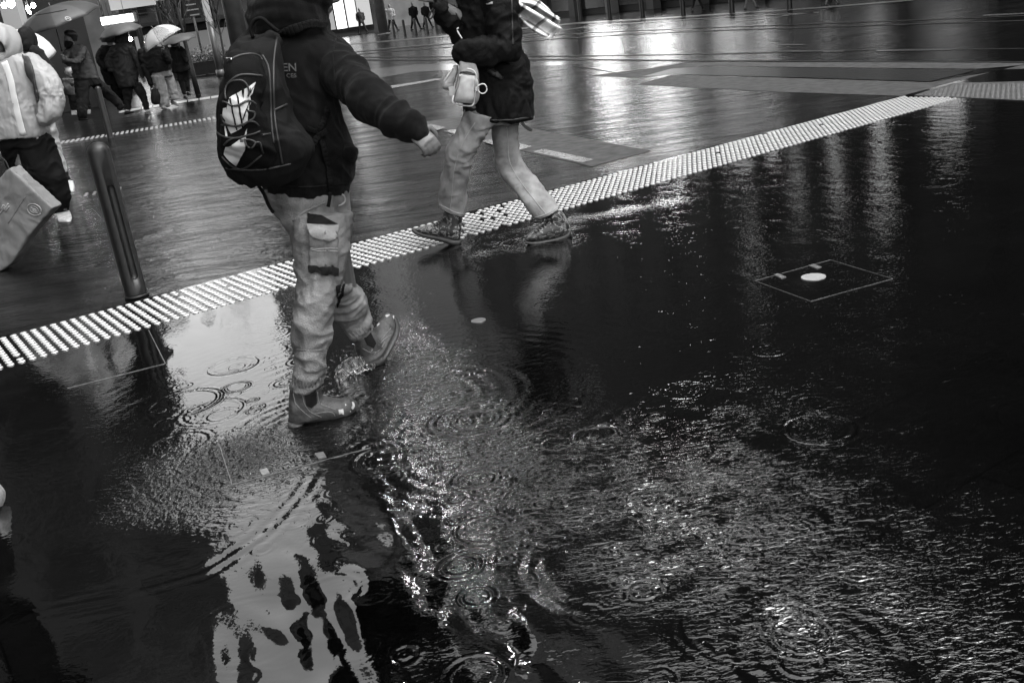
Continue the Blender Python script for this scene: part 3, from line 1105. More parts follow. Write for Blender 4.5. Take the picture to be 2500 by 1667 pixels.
# body: one surface; mostly covered
bd = Sil()
bd.rows([((690, 470), (815, 470), 3.64, .09), ((690, 300), (800, 300), 3.68, .10), ((660, 150), (800, 150), 3.68, .10), ((690, 90), (770, 92), 3.66, .07), ((700, 20), (760, 22), 3.64, .05)], sub=3)
bd.ptube([(745, 500, 3.6, .075), (765, 700, 3.47, .055), (752, 860, 3.42, .045), (748, 985, 3.41, .035)])
bd.ptube([(790, 500, 3.68, .075), (835, 690, 3.9, .055), (885, 815, 3.96, .040), (905, 870, 3.97, .034)])
bd.ptube([(800, 150, 3.6, .055), (900, 250, 3.4, .042), (1015, 318, 3.24, .030)])
bd.ptube([(620, 150, 3.75, .055), (640, 290, 3.85, .042), (700, 400, 3.85, .030)])
head_bm(bd, at(742, -38, 3.62), (.86, .35, -.25), s=1.0)
wr = at(1004, 312, 3.25)
hand_bm(bd, wr, at(1040, 338, 3.22) - at(1004, 306, 3.25), (-.35, .85, -.35), .86, 1.05, 1)
cloth('body', bd, SKIN, man, .005, 1, soft=0)

# hoodie with sleeves, hood thrown up over the head
hd = Sil()
Yh = 3.62
hd.rows([((652, 470), (850, 468), Yh, .135), ((646, 455), (852, 452), Yh, .14), ((640, 440), (860, 436), Yh, .155), ((632, 410), (864, 405), Yh, .16), ((610, 360), (866, 365), Yh, .16), ((585, 300), (838, 300), Yh, .16), ((565, 240), (824, 245), Yh, .165), ((551, 190), (830, 190), Yh, .165), ((550, 150), (850, 155), Yh, .155), ((565, 115), (862, 128), Yh, .14), ((592, 84), (838, 98), Yh, .115), ((628, 62), (800, 72), Yh, .10), ((640, 45), (790, 52), Yh, .09)], sub=4)
hd.rows([((845, 350), (858, 352), 3.58, .03), ((840, 372), (871, 374), 3.56, .05), ((845, 392), (866, 394), 3.57, .03)], sub=3)
hd.ptube([(806, 152, 3.60, .085), (845, 188, 3.52, .078), (882, 224, 3.44, .072), (908, 250, 3.38, .066), (938, 273, 3.33, .060), (973, 296, 3.28, .050), (1000, 308, 3.26, .046)], sub=4)
hd.ptube([(1000, 307, 3.26, .048), (1014, 314, 3.25, .040), (1027, 326, 3.235, .033)], sub=3)
hd.ptube([(610, 150, 3.78, .085), (610, 230, 3.88, .07), (640, 320, 3.92, .06), (700, 400, 3.9, .05)], sub=3)
# rolled folds of the hood round the neck
for (x0, y0, x1, y1, r_, dd) in [(618, 66, 798, 62, .030, .11), (613, 40, 792, 44, .034, .115), (618, 12, 785, 22, .034, .11)]:
    c = (at(x0, y0, Yh) + at(x1, y1, Yh)) / 2
    ax = (at(x1, y1, Yh) - at(x0, y0, Yh)) / 2 * .86
    pts = [c + ax * math.cos(q) + np.array([0, dd, 0]) * math.sin(q) + np.array([0, 0, .012]) * math.sin(3 * q) for q in np.linspace(0, 2 * PI, 25)]
    hd.tube(pts, r_, 10)
hd.rows([((628, 40), (788, 45), Yh, .115), ((622, 5), (800, 5), Yh, .12), ((632, -35), (815, -30), Yh, .125), ((655, -80), (806, -75), Yh, .12), ((690, -118), (775, -115), Yh, .07)], sub=3)
hd.rows([((780, -40), (818, -30), 3.62, .08), ((785, 0), (814, 4), 3.63, .07), ((782, 30), (800, 28), 3.64, .05)], sub=3)
arm = [at(806, 150, 3.6), at(882, 224, 3.44), at(973, 296, 3.28), at(1027, 326, 3.235)]
tors = [at(750, 60, 3.6), at(745, 250, 3.6), at(755, 470, 3.6)]
hoodie = cloth('hoodie', hd, BLACKC, man, .0065, 3, [(arm, .010, 17, 3.2, 41, at(910, 255, 3.35), .32), (arm, .010, 26, 3.5, 42, at(985, 300, 3.25), .09), (tors, .007, 7, 6, 43), (tors, .008, 11, 4, 44, at(800, 400, 3.5), .25), (arm, .010, 14, 5, 45, at(815, 240, 3.5), .14)], soft=.004)
tH = bvh(hoodie)


def text_polys(body, x0, y0, x1, y1, slant=0.0, cell=4):
    cu = bpy.data.curves.new('t', 'FONT')
    cu.body = body
    cu.offset = .012
    o = bpy.data.objects.new('t', cu)
    COL.objects.link(o)
    dg = bpy.context.evaluated_depsgraph_get()
    dg.update()
    me = bpy.data.meshes.new_from_object(o.evaluated_get(dg))
    bpy.data.objects.remove(o)
    V = np.array([v.co[:2] for v in me.vertices])
    mn, mx = V.min(0), V.max(0)
    V = (V - mn) / (mx - mn)
    pol = [[(x0 + V[i, 0] * (x1 - x0) + slant * V[i, 1], y1 + V[i, 0] * (0) + (y0 - y1) * V[i, 1]) for i in p.vertices] for p in me.polygons]
    bpy.data.meshes.remove(me)
    return pol


PRINT = mat('grey_print', .06, .8)
patch('back_print', text_polys('EN', 691, 155, 724, 175, -1), tH, PRINT, man, .0025, cell=5)
patch('back_print', text_polys('CES', 700, 180, 724, 190, -1), tH, PRINT, man, .0025, cell=5)
seam('shoulder_seam', [(820, 95), (812, 130), (815, 180), (820, 235)], tH, BLACKC, man, .003, 0)
seam('hem_seam', [(655, 452), (700, 456), (760, 457), (850, 448)], tH, mat('hem_rib', .006, .95), man, .0035, 0)

# ------------------------------------------------------------------ backpack
pk = thing('backpack', at(640, 280, 3.34), 'black backpack with white lettering panel and bungee cords on the back of the near walker', 'backpack')
pb = Sil()
pb.rows([((602, 86), (678, 84), 3.42, .05), ((574, 112), (684, 112), 3.38, .09), ((560, 145), (684, 150), 3.35, .11), ((547, 200), (691, 205), 3.33, .125), ((541, 255), (706, 258), 3.33, .13), ((540, 305), (733, 310), 3.33, .13), ((541, 350), (764, 350), 3.34, .13), ((548, 395), (760, 388), 3.35, .12), ((572, 430), (728, 425), 3.37, .10), ((615, 447), (690, 446), 3.38, .06)], sub=4, sq=.82)
packo = cloth('main_compartment', pb, PACK2, pk, .0065, 3, [([at(620, 90, 3.3), at(640, 440, 3.3)], .010, 9, 5, 51), ([at(560, 250, 3.3), at(760, 330, 3.3)], .005, 16, 3, 52)], soft=.004)
fp = Sil()
fp.rows([((566, 126), (632, 128), 3.27, .04), ((553, 150), (640, 152), 3.24, .055), ((546, 190), (645, 195), 3.22, .065), ((542, 240), (640, 245), 3.21, .07), ((541, 300), (655, 305), 3.21, .07), ((543, 350), (672, 352), 3.21, .065), ((550, 392), (668, 395), 3.23, .05), ((570, 412), (640, 414), 3.26, .03)], sub=4, sq=.8)
front = cloth('front_pocket', fp, PACK, pk, .0065, 3, [([at(600, 130, 3.2), at(600, 400, 3.2)], .010, 13, 5, 53)], soft=.003)
tP = bvh(packo, front)


def z5(*pts):
    return [(520 + x / 5.225, 180 + y / 5.225) for x, y in pts]


patch('lettering_panel', [z5((215, 310), (370, 215), (450, 175), (540, 105), (520, 160), (500, 250), (470, 290), (482, 370), (450, 480), (440, 610), (380, 680), (320, 720), (235, 768), (200, 700), (170, 640), (165, 560), (190, 400)),
                          z5((140, 440), (180, 430), (176, 600), (130, 540)), z5((155, 660), (172, 660), (192, 800), (190, 820), (170, 825)), z5((436, 690), (428, 800), (405, 790), (415, 740)),
                          z5((170, 930), (240, 915), (335, 850), (425, 800), (420, 880), (405, 970), (345, 1085), (290, 1170), (215, 1110), (148, 1030), (150, 990))], tP, WHITEP, front, .004, cell=5)
patch('lettering_stroke', [z5((216, 325), (234, 320), (322, 712), (304, 718)), z5((296, 262), (314, 256), (392, 672), (372, 682)), z5((368, 216), (402, 200), (390, 330)), z5((446, 380), (456, 385), (388, 590), (376, 580)), z5((424, 460), (434, 452), (462, 520), (450, 530)), z5((470, 190), (478, 186), (480, 250), (470, 255)), z5((500, 180), (515, 170), (480, 240), (474, 232)), z5((176, 640), (186, 640), (240, 765), (228, 768)), z5((455, 370), (470, 370), (462, 460), (452, 450))], tP, PACK, front, .007, cell=4)
CORD = mat('black_bungee_cord', .012, .5)
for pts in [z5((185, 330), (170, 260), (200, 150), (280, 95), (370, 100), (430, 150), (458, 230), (440, 290)), z5((140, 365), (180, 370), (250, 415), (330, 408), (420, 370), (480, 365), (530, 410)), z5((190, 380), (260, 415), (350, 395), (440, 358), (500, 370)), z5((130, 520), (150, 590), (200, 640), (300, 655), (400, 640), (440, 605), (520, 610), (570, 660)), z5((135, 660), (160, 645), (300, 655), (430, 620)), z5((90, 760), (130, 800), (210, 825), (320, 825), (430, 790), (520, 765), (590, 740)),
            z5((160, 890), (240, 840), (350, 815), (380, 800)), z5((400, 840), (440, 915), (500, 920), (545, 885), (470, 850), (400, 850)), z5((545, 885), (600, 890), (640, 990)), z5((140, 1050), (200, 1120), (290, 1180), (420, 1180), (620, 1020)), z5((440, 480), (520, 500), (510, 560), (450, 600))]:
    seam('bungee_cord', smooth_pts(pts, 5), tP, CORD, front, .0030, .008, step=3, fallback=3.2)
patch('cord_lock', [z5((355, 845), (395, 850), (395, 890), (360, 885))], tP, CORD, front, .014, cell=3)
ZIP = mat('pack_piping', .018, .55)
for pts in [[(556, 152), (575, 140), (600, 133), (630, 135), (640, 148)], [(556, 205), (575, 188), (600, 182), (640, 186)], [(640, 135), (655, 165), (660, 220), (662, 290), (668, 350)], [(676, 92), (668, 150), (668, 230), (672, 300), (690, 400)], [(553, 410), (585, 414), (640, 414), (710, 400)], [(668, 270), (700, 255)], [(640, 330), (660, 327)]]:
    seam('piping', smooth_pts(pts, 4), tP, ZIP, pk, .0035, .001, step=4)
seam('zip_pull', [(557, 146), (563, 148), (569, 146), (566, 150)], tP, mat('bright_metal', .6, .25, 1.0), pk, .003, .006, step=3)
# straps
def band(name, pts, tree, m, parent, wpx, off=.006, fallback=None):
    P = smooth_pts(pts, 4)
    poly = []
    for i, (x, y) in enumerate(P):
        a, b = P[max(0, i - 1)], P[min(len(P) - 1, i + 1)]
        dx, dy = b[0] - a[0], b[1] - a[1]
        l = math.hypot(dx, dy)
        poly.append(((x - dy / l * wpx / 2, y + dx / l * wpx / 2), (x + dy / l * wpx / 2, y - dx / l * wpx / 2)))
    polys = [[poly[i][0], poly[i + 1][0], poly[i + 1][1], poly[i][1]] for i in range(len(poly) - 1)]
    return patch(name, polys, tree, m, parent, off, cell=6, fallback=fallback, thick=.006)
band('shoulder_strap', [(674, 88), (700, 76), (735, 62), (765, 58), (790, 62)], tH, PACK2, pk, 20, .012)
band('webbing', [(748, 312), (772, 318), (785, 296), (796, 262)], tH, PACK, pk, 12, .010)
band('webbing', [(774, 322), (786, 352), (797, 392), (803, 440), (806, 470)], tH, PACK, pk, 12, .010)
band('webbing', [(762, 352), (776, 330), (790, 322)], tH, PACK, pk, 16, .016)
hp = MB()
hp.tube([at(x, y, 3.36) for x, y in smooth_pts([(618, 92), (612, 70), (622, 50), (640, 46), (655, 58), (680, 78)], 3)], (.012, .006), 8, hint=(0, 1, 0))
hp.build('grab_handle', PACK, pk)
for Y_, pp in ((3.42, [(630, 452), (645, 475), (655, 500), (668, 520)]), (3.44, [(806, 470), (805, 485), (801, 505)]), (3.28, [(534, 290), (537, 320), (540, 366)])):
    MB().tube([at(x, y, Y_) for x, y in smooth_pts(pp, 3)], (.006, .003), 6).build('loose_webbing', PACK, pk)

# ================================================================== THE WOMAN IN THE PARKA
JEAN = mat('washed_denim', .21, .85, var=.42, vscale=11, bump=.004, bscale=260)
PARKA = mat('black_parka_shell', .0045, .75, var=.3, vscale=20, bump=.003, bscale=90)
wm = thing('person', G(1230, 590), 'walker in black parka, faded jeans and camouflage boots stepping left across the studs', 'person')
jn = Sil()
jn.rows([((1150, 230), (1290, 230), 5.92, .13), ((1140, 265), (1280, 268), 5.92, .13), ((1130, 289), (1270, 305), 5.92, .11)], sub=3)
jn.rows([((1138, 270), (1225, 285), 5.84, .10), ((1129, 292), (1198, 308), 5.84, .095), ((1113, 325), (1180, 338), 5.83, .09), ((1094, 357), (1166, 362), 5.82, .085), ((1086, 388), (1152, 392), 5.83, .08), ((1080, 420), (1147, 425), 5.85, .078), ((1075, 450), (1142, 460), 5.88, .078), ((1071, 480), (1138, 497), 5.92, .078), ((1069, 503), (1134, 529), 5.95, .078)], sub=4)
jn.rows([((1196, 285), (1270, 290), 6.0, .10), ((1200, 320), (1267, 320), 6.0, .095), ((1204, 355), (1266, 355), 6.0, .09), ((1208, 388), (1271, 385), 5.99, .085), ((1217, 413), (1290, 411), 5.98, .082), ((1231, 437), (1311, 436), 5.93, .08), ((1251, 460), (1332, 461), 5.88, .08), ((1276, 496), (1353, 486), 5.80, .08), ((1305, 537), (1368, 506), 5.73, .08)], sub=4)
lA = [at(1165, 300, 5.84), at(1128, 375, 5.82), at(1102, 515, 5.94)]
lB = [at(1232, 300, 6), at(1240, 400, 5.98), at(1335, 520, 5.92)]
jeans = cloth('jeans', jn, JEAN, wm, .009, 3, [(lA, .011, 14, 3.2, 61, at(1130, 400, 5.8), .32), (lB, .012, 14, 3.2, 62, at(1260, 410, 5.9), .25), (lA, .009, 18, 4, 63, at(1150, 300, 5.8), .16)], soft=.003)
tJ = bvh(jeans)
THR = mat('denim_seam', .26, .8)
for pts in ([(1160, 300), (1140, 330), (1120, 370), (1108, 420), (1103, 470), (1098, 515)], [(1237, 310), (1240, 350), (1243, 390), (1255, 420), (1275, 450), (1310, 495), (1335, 525)]):
    seam('denim_seam', smooth_pts(pts, 3), tJ, THR, wm, .0028, .001, step=4)
for pts in ([(1071, 499), (1090, 508), (1110, 519), (1133, 524)], [(1305, 532), (1325, 527), (1345, 518), (1367, 501)]):
    seam('denim_hem', pts, tJ, THR, wm, .0035, .001, step=3)
CAMO = bpy.data.materials.new('camouflage_leather')
CAMO.use_nodes = True
_t = NT(CAMO)
_p = CAMO.node_tree.nodes['Principled BSDF']
_v = _t.noise(_t.new('ShaderNodeTexCoord').outputs['Object'], 26, 1.5, 1.6)
_r = _t.new('ShaderNodeValToRGB')
_r.color_ramp.interpolation = 'CONSTANT'
_r.color_ramp.elements[0].color = (.008, .008, .008, 1)
_r.color_ramp.elements[1].position = .49
_r.color_ramp.elements[1].color = (.03, .03, .03, 1)
_e = _r.color_ramp.elements.new(.54)
_e.color = (.20, .20, .20, 1)
_e = _r.color_ramp.elements.new(.61)
_e.color = (.015, .015, .015, 1)
_t.link(_v, _r.inputs[0])
_t.link(_r.outputs[0], _p.inputs['Base Color'])
_p.inputs['Roughness'].default_value = .35


def shoe(name, shaft, foot, sole, parent, m, sm, seed=0):
    q = Sil()
    q.rows(shaft, sub=3)
    q.rows(foot, sub=4)
    o = cloth(name, q, m, parent, .007, 2, soft=.0015)
    s_ = Sil()
    s_.rows(sole, sub=4, sq=.75)
    cloth('sole', s_, sm, o, .006, 1, soft=0)
    return o
bA = shoe('boot', [((1083, 515), (1130, 526), 5.95, .050), ((1081, 532), (1128, 545), 5.95, .048), ((1082, 555), (1126, 570), 5.95, .046)],
          [((1127, 545), (1122, 592), 5.94, .025), ((1116, 538), (1110, 592), 5.94, .040), ((1085, 532), (1083, 582), 5.95, .042), ((1062, 544), (1057, 577), 5.96, .043), ((1040, 550), (1036, 571), 5.97, .046), ((1022, 555), (1018, 566), 5.98, .040), ((1010, 558), (1008, 563), 5.99, .02)],
          [((1127, 583), (1121, 601), 5.94, .030), ((1108, 582), (1103, 598), 5.94, .043), ((1084, 576), (1082, 590), 5.95, .043), ((1060, 571), (1056, 583), 5.96, .046), ((1036, 566), (1031, 577), 5.97, .049), ((1015, 560), (1011, 569), 5.98, .040), ((1006, 557), (1005, 562), 5.99, .02)], wm, CAMO, SOLE)
bB = shoe('boot', [((1330, 530), (1370, 512), 5.72, .050), ((1330, 545), (1382, 530), 5.72, .048), ((1335, 565), (1388, 552), 5.72, .046)],
          [((1389, 546), (1392, 566), 5.72, .025), ((1378, 534), (1384, 574), 5.72, .040), ((1352, 536), (1361, 580), 5.71, .042), ((1327, 547), (1336, 584), 5.70, .043), ((1306, 561), (1312, 587), 5.69, .046), ((1292, 570), (1295, 588), 5.68, .042), ((1281, 579), (1283, 587), 5.67, .022)],
          [((1392, 556), (1395, 574), 5.72, .030), ((1378, 568), (1382, 584), 5.72, .043), ((1356, 577), (1359, 590), 5.71, .043), ((1332, 582), (1335, 594), 5.70, .046), ((1308, 585), (1310, 596), 5.69, .049), ((1290, 586), (1291, 595), 5.68, .043), ((1277, 583), (1278, 590), 5.67, .022)], wm, CAMO, SOLE)
tbA, tbB = bvh(bA), bvh(bB)
LACE = mat('black_lace', .01, .6)
for k in range(5):
    seam('lace', [(1058 + k * 5, 546 - k * 4), (1066 + k * 5, 553 - k * 4)], tbA, LACE, bA, .004, .003, step=3)
    seam('lace', [(1302 + k * 6, 562 - k * 5), (1310 + k * 6, 570 - k * 5)], tbB, LACE, bB, .004, .003, step=3)

cb = Sil()
cb.rows([((1165, 260), (1265, 260), 5.94, .10), ((1160, 100), (1250, 100), 5.94, .10), ((1150, -20), (1250, -20), 5.94, .11), ((1170, -70), (1230, -70), 5.94, .07), ((1185, -110), (1215, -110), 5.94, .05)], sub=3)
cb.ptube([(1165, 280, 5.86, .08), (1120, 390, 5.84, .055), (1103, 520, 5.95, .035), (1100, 560, 5.95, .032)])
cb.ptube([(1235, 280, 6., .07), (1240, 395, 5.99, .045), (1288, 452, 5.90, .035), (1338, 515, 5.76, .030), (1362, 560, 5.72, .036)])
head_bm(cb, at(1188, -150, 5.94), (-.95, .1, -.3), s=1.0)
hand_bm(cb, at(1062, 6, 5.82), (-.55, -.15, .7), (-.6, .2, -.5), 1.0, .9, 1)
cb.ptube([(1150, 60, 5.9, .045), (1062, 6, 5.82, .028)])
cloth('body', cb, SKIN, wm, .008, 1, soft=0)
pc = Sil()
pc.rows([((1140, 288), (1306, 293), 5.92, .155), ((1133, 262), (1305, 265), 5.92, .165), ((1134, 225), (1301, 228), 5.92, .16), ((1135, 190), (1294, 192), 5.92, .155), ((1131, 150), (1284, 150), 5.92, .15), ((1127, 110), (1269, 110), 5.92, .145), ((1124, 60), (1266, 60), 5.92, .15), ((1118, 20), (1264, 20), 5.92, .155), ((1112, -20), (1264, -20), 5.92, .15), ((1130, -60), (1250, -60), 5.92, .12), ((1160, -90), (1230, -90), 5.92, .09)], sub=4)
pc.rows([((1133, 255), (1185, 270), 5.84, .05), ((1138, 275), (1178, 288), 5.84, .05), ((1143, 290), (1155, 297), 5.84, .03)], sub=3)
pc.ptube([(1218, -30, 5.80, .095), (1224, 30, 5.76, .090), (1232, 80, 5.73, .085), (1232, 112, 5.71, .085), (1200, 122, 5.68, .078), (1165, 126, 5.66, .074), (1140, 129, 5.66, .068), (1130, 130, 5.67, .055)], sub=4)
pc.ptube([(1140, 85, 5.98, .085), (1115, 62, 5.92, .070), (1090, 38, 5.87, .062), (1068, 14, 5.83, .050)], sub=4)
armw = [at(1218, -30, 5.8), at(1232, 110, 5.71), at(1130, 130, 5.66)]
arml = [at(1140, 85, 5.98), at(1068, 14, 5.83)]
tw_ = [at(1195, 0, 5.9), at(1215, 290, 5.9)]
parka = cloth('parka', pc, PARKA, wm, .009, 3, [(armw, .014, 20, 4, 71, at(1225, 105, 5.68), .20), (armw, .009, 13, 4, 72), (tw_, .009, 9, 5, 73), (tw_, .010, 12, 4, 74, at(1220, 210, 5.8), .3), (arml, .008, 20, 4, 75)], soft=.005)
tC = bvh(parka)
PK2 = mat('parka_trim', .009, .5)
patch('pocket_flap', [[(1192, 168), (1210, 172), (1229, 188), (1224, 196), (1190, 176)]], tC, PK2, wm, .012, thick=.008)
seam('coat_seam', [(1249, 0), (1250, 40), (1252, 110)], tC, PK2, wm, .004, .001)
seam('coat_hem', [(1178, 290), (1200, 294), (1250, 293), (1302, 286)], tC, PK2, wm, .006, .001)
patch('sleeve_badge', [[(1189, 8), (1203, 6), (1204, 10), (1190, 12)]], tC, mat('badge_thread', .25, .7), wm, .006, cell=3)
dr = MB()
dr.tube([at(x, y, 5.8) for x, y in smooth_pts([(1270, 296), (1280, 305), (1292, 313), (1299, 317), (1293, 318), (1283, 312), (1274, 302)], 3)], .006, 7)
dr.build('drawcord', LACE, wm)
# scarf blown out to the right
PL = bpy.data.materials.new('plaid_wool')
PL.use_nodes = True
_t = NT(PL)
_p = PL.node_tree.nodes['Principled BSDF']
_a = _t.attr('su')
_b = _t.attr('sv')
def _stripe(v, period, w0, ph=0.):
    m_ = _t.math('FRACT', _t.math('ADD', _t.math('DIVIDE', v, period), ph))
    return _t.math('LESS_THAN', m_, w0)
dark = _t.math('ADD', _stripe(_a, .13, .16), _t.math('ADD', _stripe(_b, .11, .14, .2), _t.math('MULTIPLY', _stripe(_a, .13, .5, .4), .35)))
col = _t.rng(dark, 0, 1.5, .62, .06)
_t.link(_t.math('MULTIPLY', col, _t.rng(_t.noise(_t.new('ShaderNodeTexCoord').outputs['Object'], 300, 3), .3, .7, .75, 1.2)), _p.inputs['Base Color'])
_p.inputs['Roughness'].default_value = .95
sc_ = thing('scarf', at(1300, 20, 5.95), 'fringed pale plaid scarf blowing out behind the walker in the black parka', 'scarf')


def scarf_tail(A, B, Y0, Y1, seed):
    """A, B: lists of pixel edge points along the tail (same length)"""
    A, B = smooth_pts(A, 6), smooth_pts(B, 6)
    n, m_ = len(A), 12
    V, U, W, Fc = [], [], [], []
    s = 0
    prev = None
    for i in range(n):
        Y = Y0 + (Y1 - Y0) * i / (n - 1)
        a, b = at(*A[i], Y), at(*B[i], Y)
        c = (a + b) / 2
        s += 0 if prev is None else np.linalg.norm(c - prev)
        prev = c
        for j in range(m_ + 1):
            t = j / m_
            q = a + (b - a) * t
            q = q + np.array([0, 1, 0]) * (.035 * math.sin(t * 7 + s * 6 + seed) + .012 * math.sin(s * 25 + t * 4))
            V.append(q)
            U.append(s)
            W.append(t * np.linalg.norm(b - a) * 1.3)
    for i in range(n - 1):
        for j in range(m_):
            k = i * (m_ + 1) + j
            Fc.append((k, k + 1, k + m_ + 2, k + m_ + 1))
    mb = MB().add(V, Fc, True)
    o = mb.build('scarf_tail', PL, sc_)
    for nm, ar in (('su', U), ('sv', W)):
        q = o.data.attributes.new(nm, 'FLOAT', 'POINT')
        q.data.foreach_set('value', np.array(ar, np.float32))
    sd_ = o.modifiers.new('t', 'SOLIDIFY')
    sd_.thickness = .012
    fr = MB()
    e = V[-(m_ + 1):]
    for j in range(m_ * 3):
        t = j / (m_ * 3 - 1) * m_
        i0 = min(int(t), m_ - 1)
        p = e[i0] + (e[i0 + 1] - e[i0]) * (t - i0)
        d = at(A[-1][0] + 8, A[-1][1] + 5, Y1) - at(A[-1][0], A[-1][1], Y1)
        d = d / np.linalg.norm(d)
        fr.tube([p, p + d * (.018 + .012 * random.random()) + np.array([0, 0, -.006]) * random.random()], [.0028, .001], 5)
    fr.build('fringe', mat('scarf_wool', .55, .95), o)


scarf_tail([(1268, -12), (1308, 0), (1335, 20), (1360, 39)], [(1240, 10), (1290, 18), (1322, 36), (1355, 55)], 6.05, 6.1, 0)
scarf_tail([(1225, -25), (1275, 8), (1320, 36), (1364, 64)], [(1225, 0), (1262, 30), (1290, 62), (1334, 92)], 5.98, 5.92, 2)
# pouches hanging from the near sleeve
BAGC = mat('pale_canvas', .34, .8, var=.2, vscale=25, bump=.0015, bscale=300)
BAGD = mat('grey_canvas', .20, .8, var=.3, vscale=25, bump=.0015, bscale=300)
bg_ = thing('pouch_bag', at(1140, 215, 5.6), 'pale canvas phone pouch with rounded bottom hanging at the hip of the parka', 'bag')
q = Sil()
q.rows([((1122, 150), (1162, 155), 5.62, .03), ((1118, 175), (1168, 178), 5.6, .04), ((1112, 205), (1170, 208), 5.6, .045), ((1106, 235), (1170, 240), 5.6, .045), ((1106, 250), (1162, 256), 5.6, .035)], sub=4, sq=.8)
bo = cloth('bag_body', q, BAGD, bg_, .006, 2, [([at(1140, 150, 5.6), at(1140, 250, 5.6)], .004, 12, 6, 81)], soft=.003)
q = Sil()
q.rows([((1124, 182), (1161, 186), 5.55, .022), ((1119, 210), (1160, 213), 5.54, .028), ((1112, 235), (1158, 240), 5.54, .030), ((1108, 248), (1154, 254), 5.55, .022)], sub=4, sq=.7)
fo = cloth('front_pocket', q, BAGC, bg_, .005, 2, [([at(1140, 180, 5.5), at(1140, 250, 5.5)], .003, 12, 6, 82)], soft=.002)
tbg = bvh(bo, fo)
seam('piping', smooth_pts([(1124, 184), (1116, 215), (1106, 240), (1107, 252), (1125, 257), (1150, 259), (1157, 250), (1160, 215), (1162, 187)], 4), tbg, mat('pale_piping', .5, .6), bg_, .004, .002, step=3, fallback=5.55)
patch('phone_top', [[(1126, 177), (1140, 176), (1160, 181), (1160, 186), (1125, 182)]], tbg, mat('black_glass', .01, .15), bg_, .012, cell=4)
q = MB()
q.tube([at(x, y, 5.52) for x, y in smooth_pts([(1128, 95), (1116, 75), (1120, 68)], 4)], .004, 6)
q.tube([at(x, y, 5.53) for x, y in smooth_pts([(1140, 168), (1155, 172), (1163, 185), (1166, 205), (1166, 218), (1161, 222), (1163, 215), (1172, 207), (1182, 206), (1188, 214), (1187, 224), (1178, 229), (1169, 224), (1165, 216)], 4)], .0035, 6)
q.build('cord_loop', mat('pale_cord', .5, .5), bg_)
b3 = thing('coin_purse', at(1098, 200, 5.6), 'small crumpled pale purse hanging left of the canvas pouch', 'bag')
q = Sil()
q.rows([((1108, 158), (1120, 160), 5.64, .02), ((1098, 180), (1114, 186), 5.63, .025), ((1086, 200), (1108, 208), 5.62, .028), ((1079, 213), (1096, 222), 5.62, .02)], sub=4)
po = cloth('bag_body', q, BAGD, b3, .005, 2, [([at(1112, 160, 5.6), at(1085, 215, 5.6)], .005, 26, 6, 83)], soft=.003)
seam('piping', smooth_pts([(1108, 165), (1094, 185), (1080, 208), (1079, 217), (1088, 222)], 4), bvh(po), mat('pale_piping', .5, .6), b3, .003, .002, step=3)
q = MB().box(at(1104, 222, 5.58), (.035, .006, .045), .2)
q.build('fabric_tag', BAGC, b3)
# looped umbrella strap in the raised hand
q = thing('wrist_strap', at(1045, 25, 5.8), 'thin black looped strap dangling from the raised hand of the parka walker', 'strap')
MB().tube([at(x, y, 5.79) for x, y in smooth_pts([(1066, 8), (1058, 20), (1050, 34), (1047, 44), (1052, 46), (1058, 38), (1060, 26), (1066, 14)], 4)], .005, 6).build('loop', LACE, q)
MB().tube([at(1062, 2, 5.79), at(1060, -30, 5.79), at(1058, -120, 5.8)], [.012, .012, .008], 8).build('handle', LACE, q)
# ================================================================== TACTILE STUDS
STUD = mat('bright_stud', .50, .28, .35, var=.12, vscale=60)


def stud_mesh(r=.0175, h=.005, n=14):
    V, Fc = [], []
    prof = [(r, 0), (r * .93, h * .6), (r * .74, h * .97), (r * .35, h)]
    for rr, z in prof:
        for j in range(n):
            V.append((rr * math.cos(2 * PI * j / n), rr * math.sin(2 * PI * j / n), z))
    V.append((0, 0, h * 1.02))
    for i in range(3):
        for j in range(n):
            Fc.append((i * n + j, i * n + (j + 1) % n, (i + 1) * n + (j + 1) % n, (i + 1) * n + j))
    for j in range(n):
        Fc.append((3 * n + j, 3 * n + (j + 1) % n, 4 * n))
    return V, Fc


SV, SF = stud_mesh()
_me = bpy.data.meshes.new('stud')
_me.from_pydata(SV, [], SF)
_me.polygons.foreach_set('use_smooth', [True] * len(SF))
_me.materials.append(STUD)


def stud_field(root, pts, z, n_near=100, me=_me, m=STUD, sv=SV, sf=SF, stretch=None):
    pts = sorted(pts, key=lambda p: math.hypot(p[0], p[1]))
    for p in pts[:n_near]:
        o = bpy.data.objects.new('stud', me)
        COL.objects.link(o)
        o.parent = root
        o.location = (p[0] - root.location.x, p[1] - root.location.y, z - root.location.z)
    mb = MB()
    for p in pts[n_near:]:
        mb.add([(v[0] + p[0], v[1] + p[1], v[2] + z) for v in sv], sf, True)
    if mb.v:
        mb.build('studs', m, root, kind='stuff')


def in_view(p, mg=60):
    v = np.array([p[0], p[1], -CH])
    zz = v @ FW
    if zz < .5:
        return False
    x, y = 1250 + F * (v @ RT) / zz, 833.5 - F * (v @ UP) / zz
    return -mg < x < 2500 + mg and -mg < y < 1667 + mg


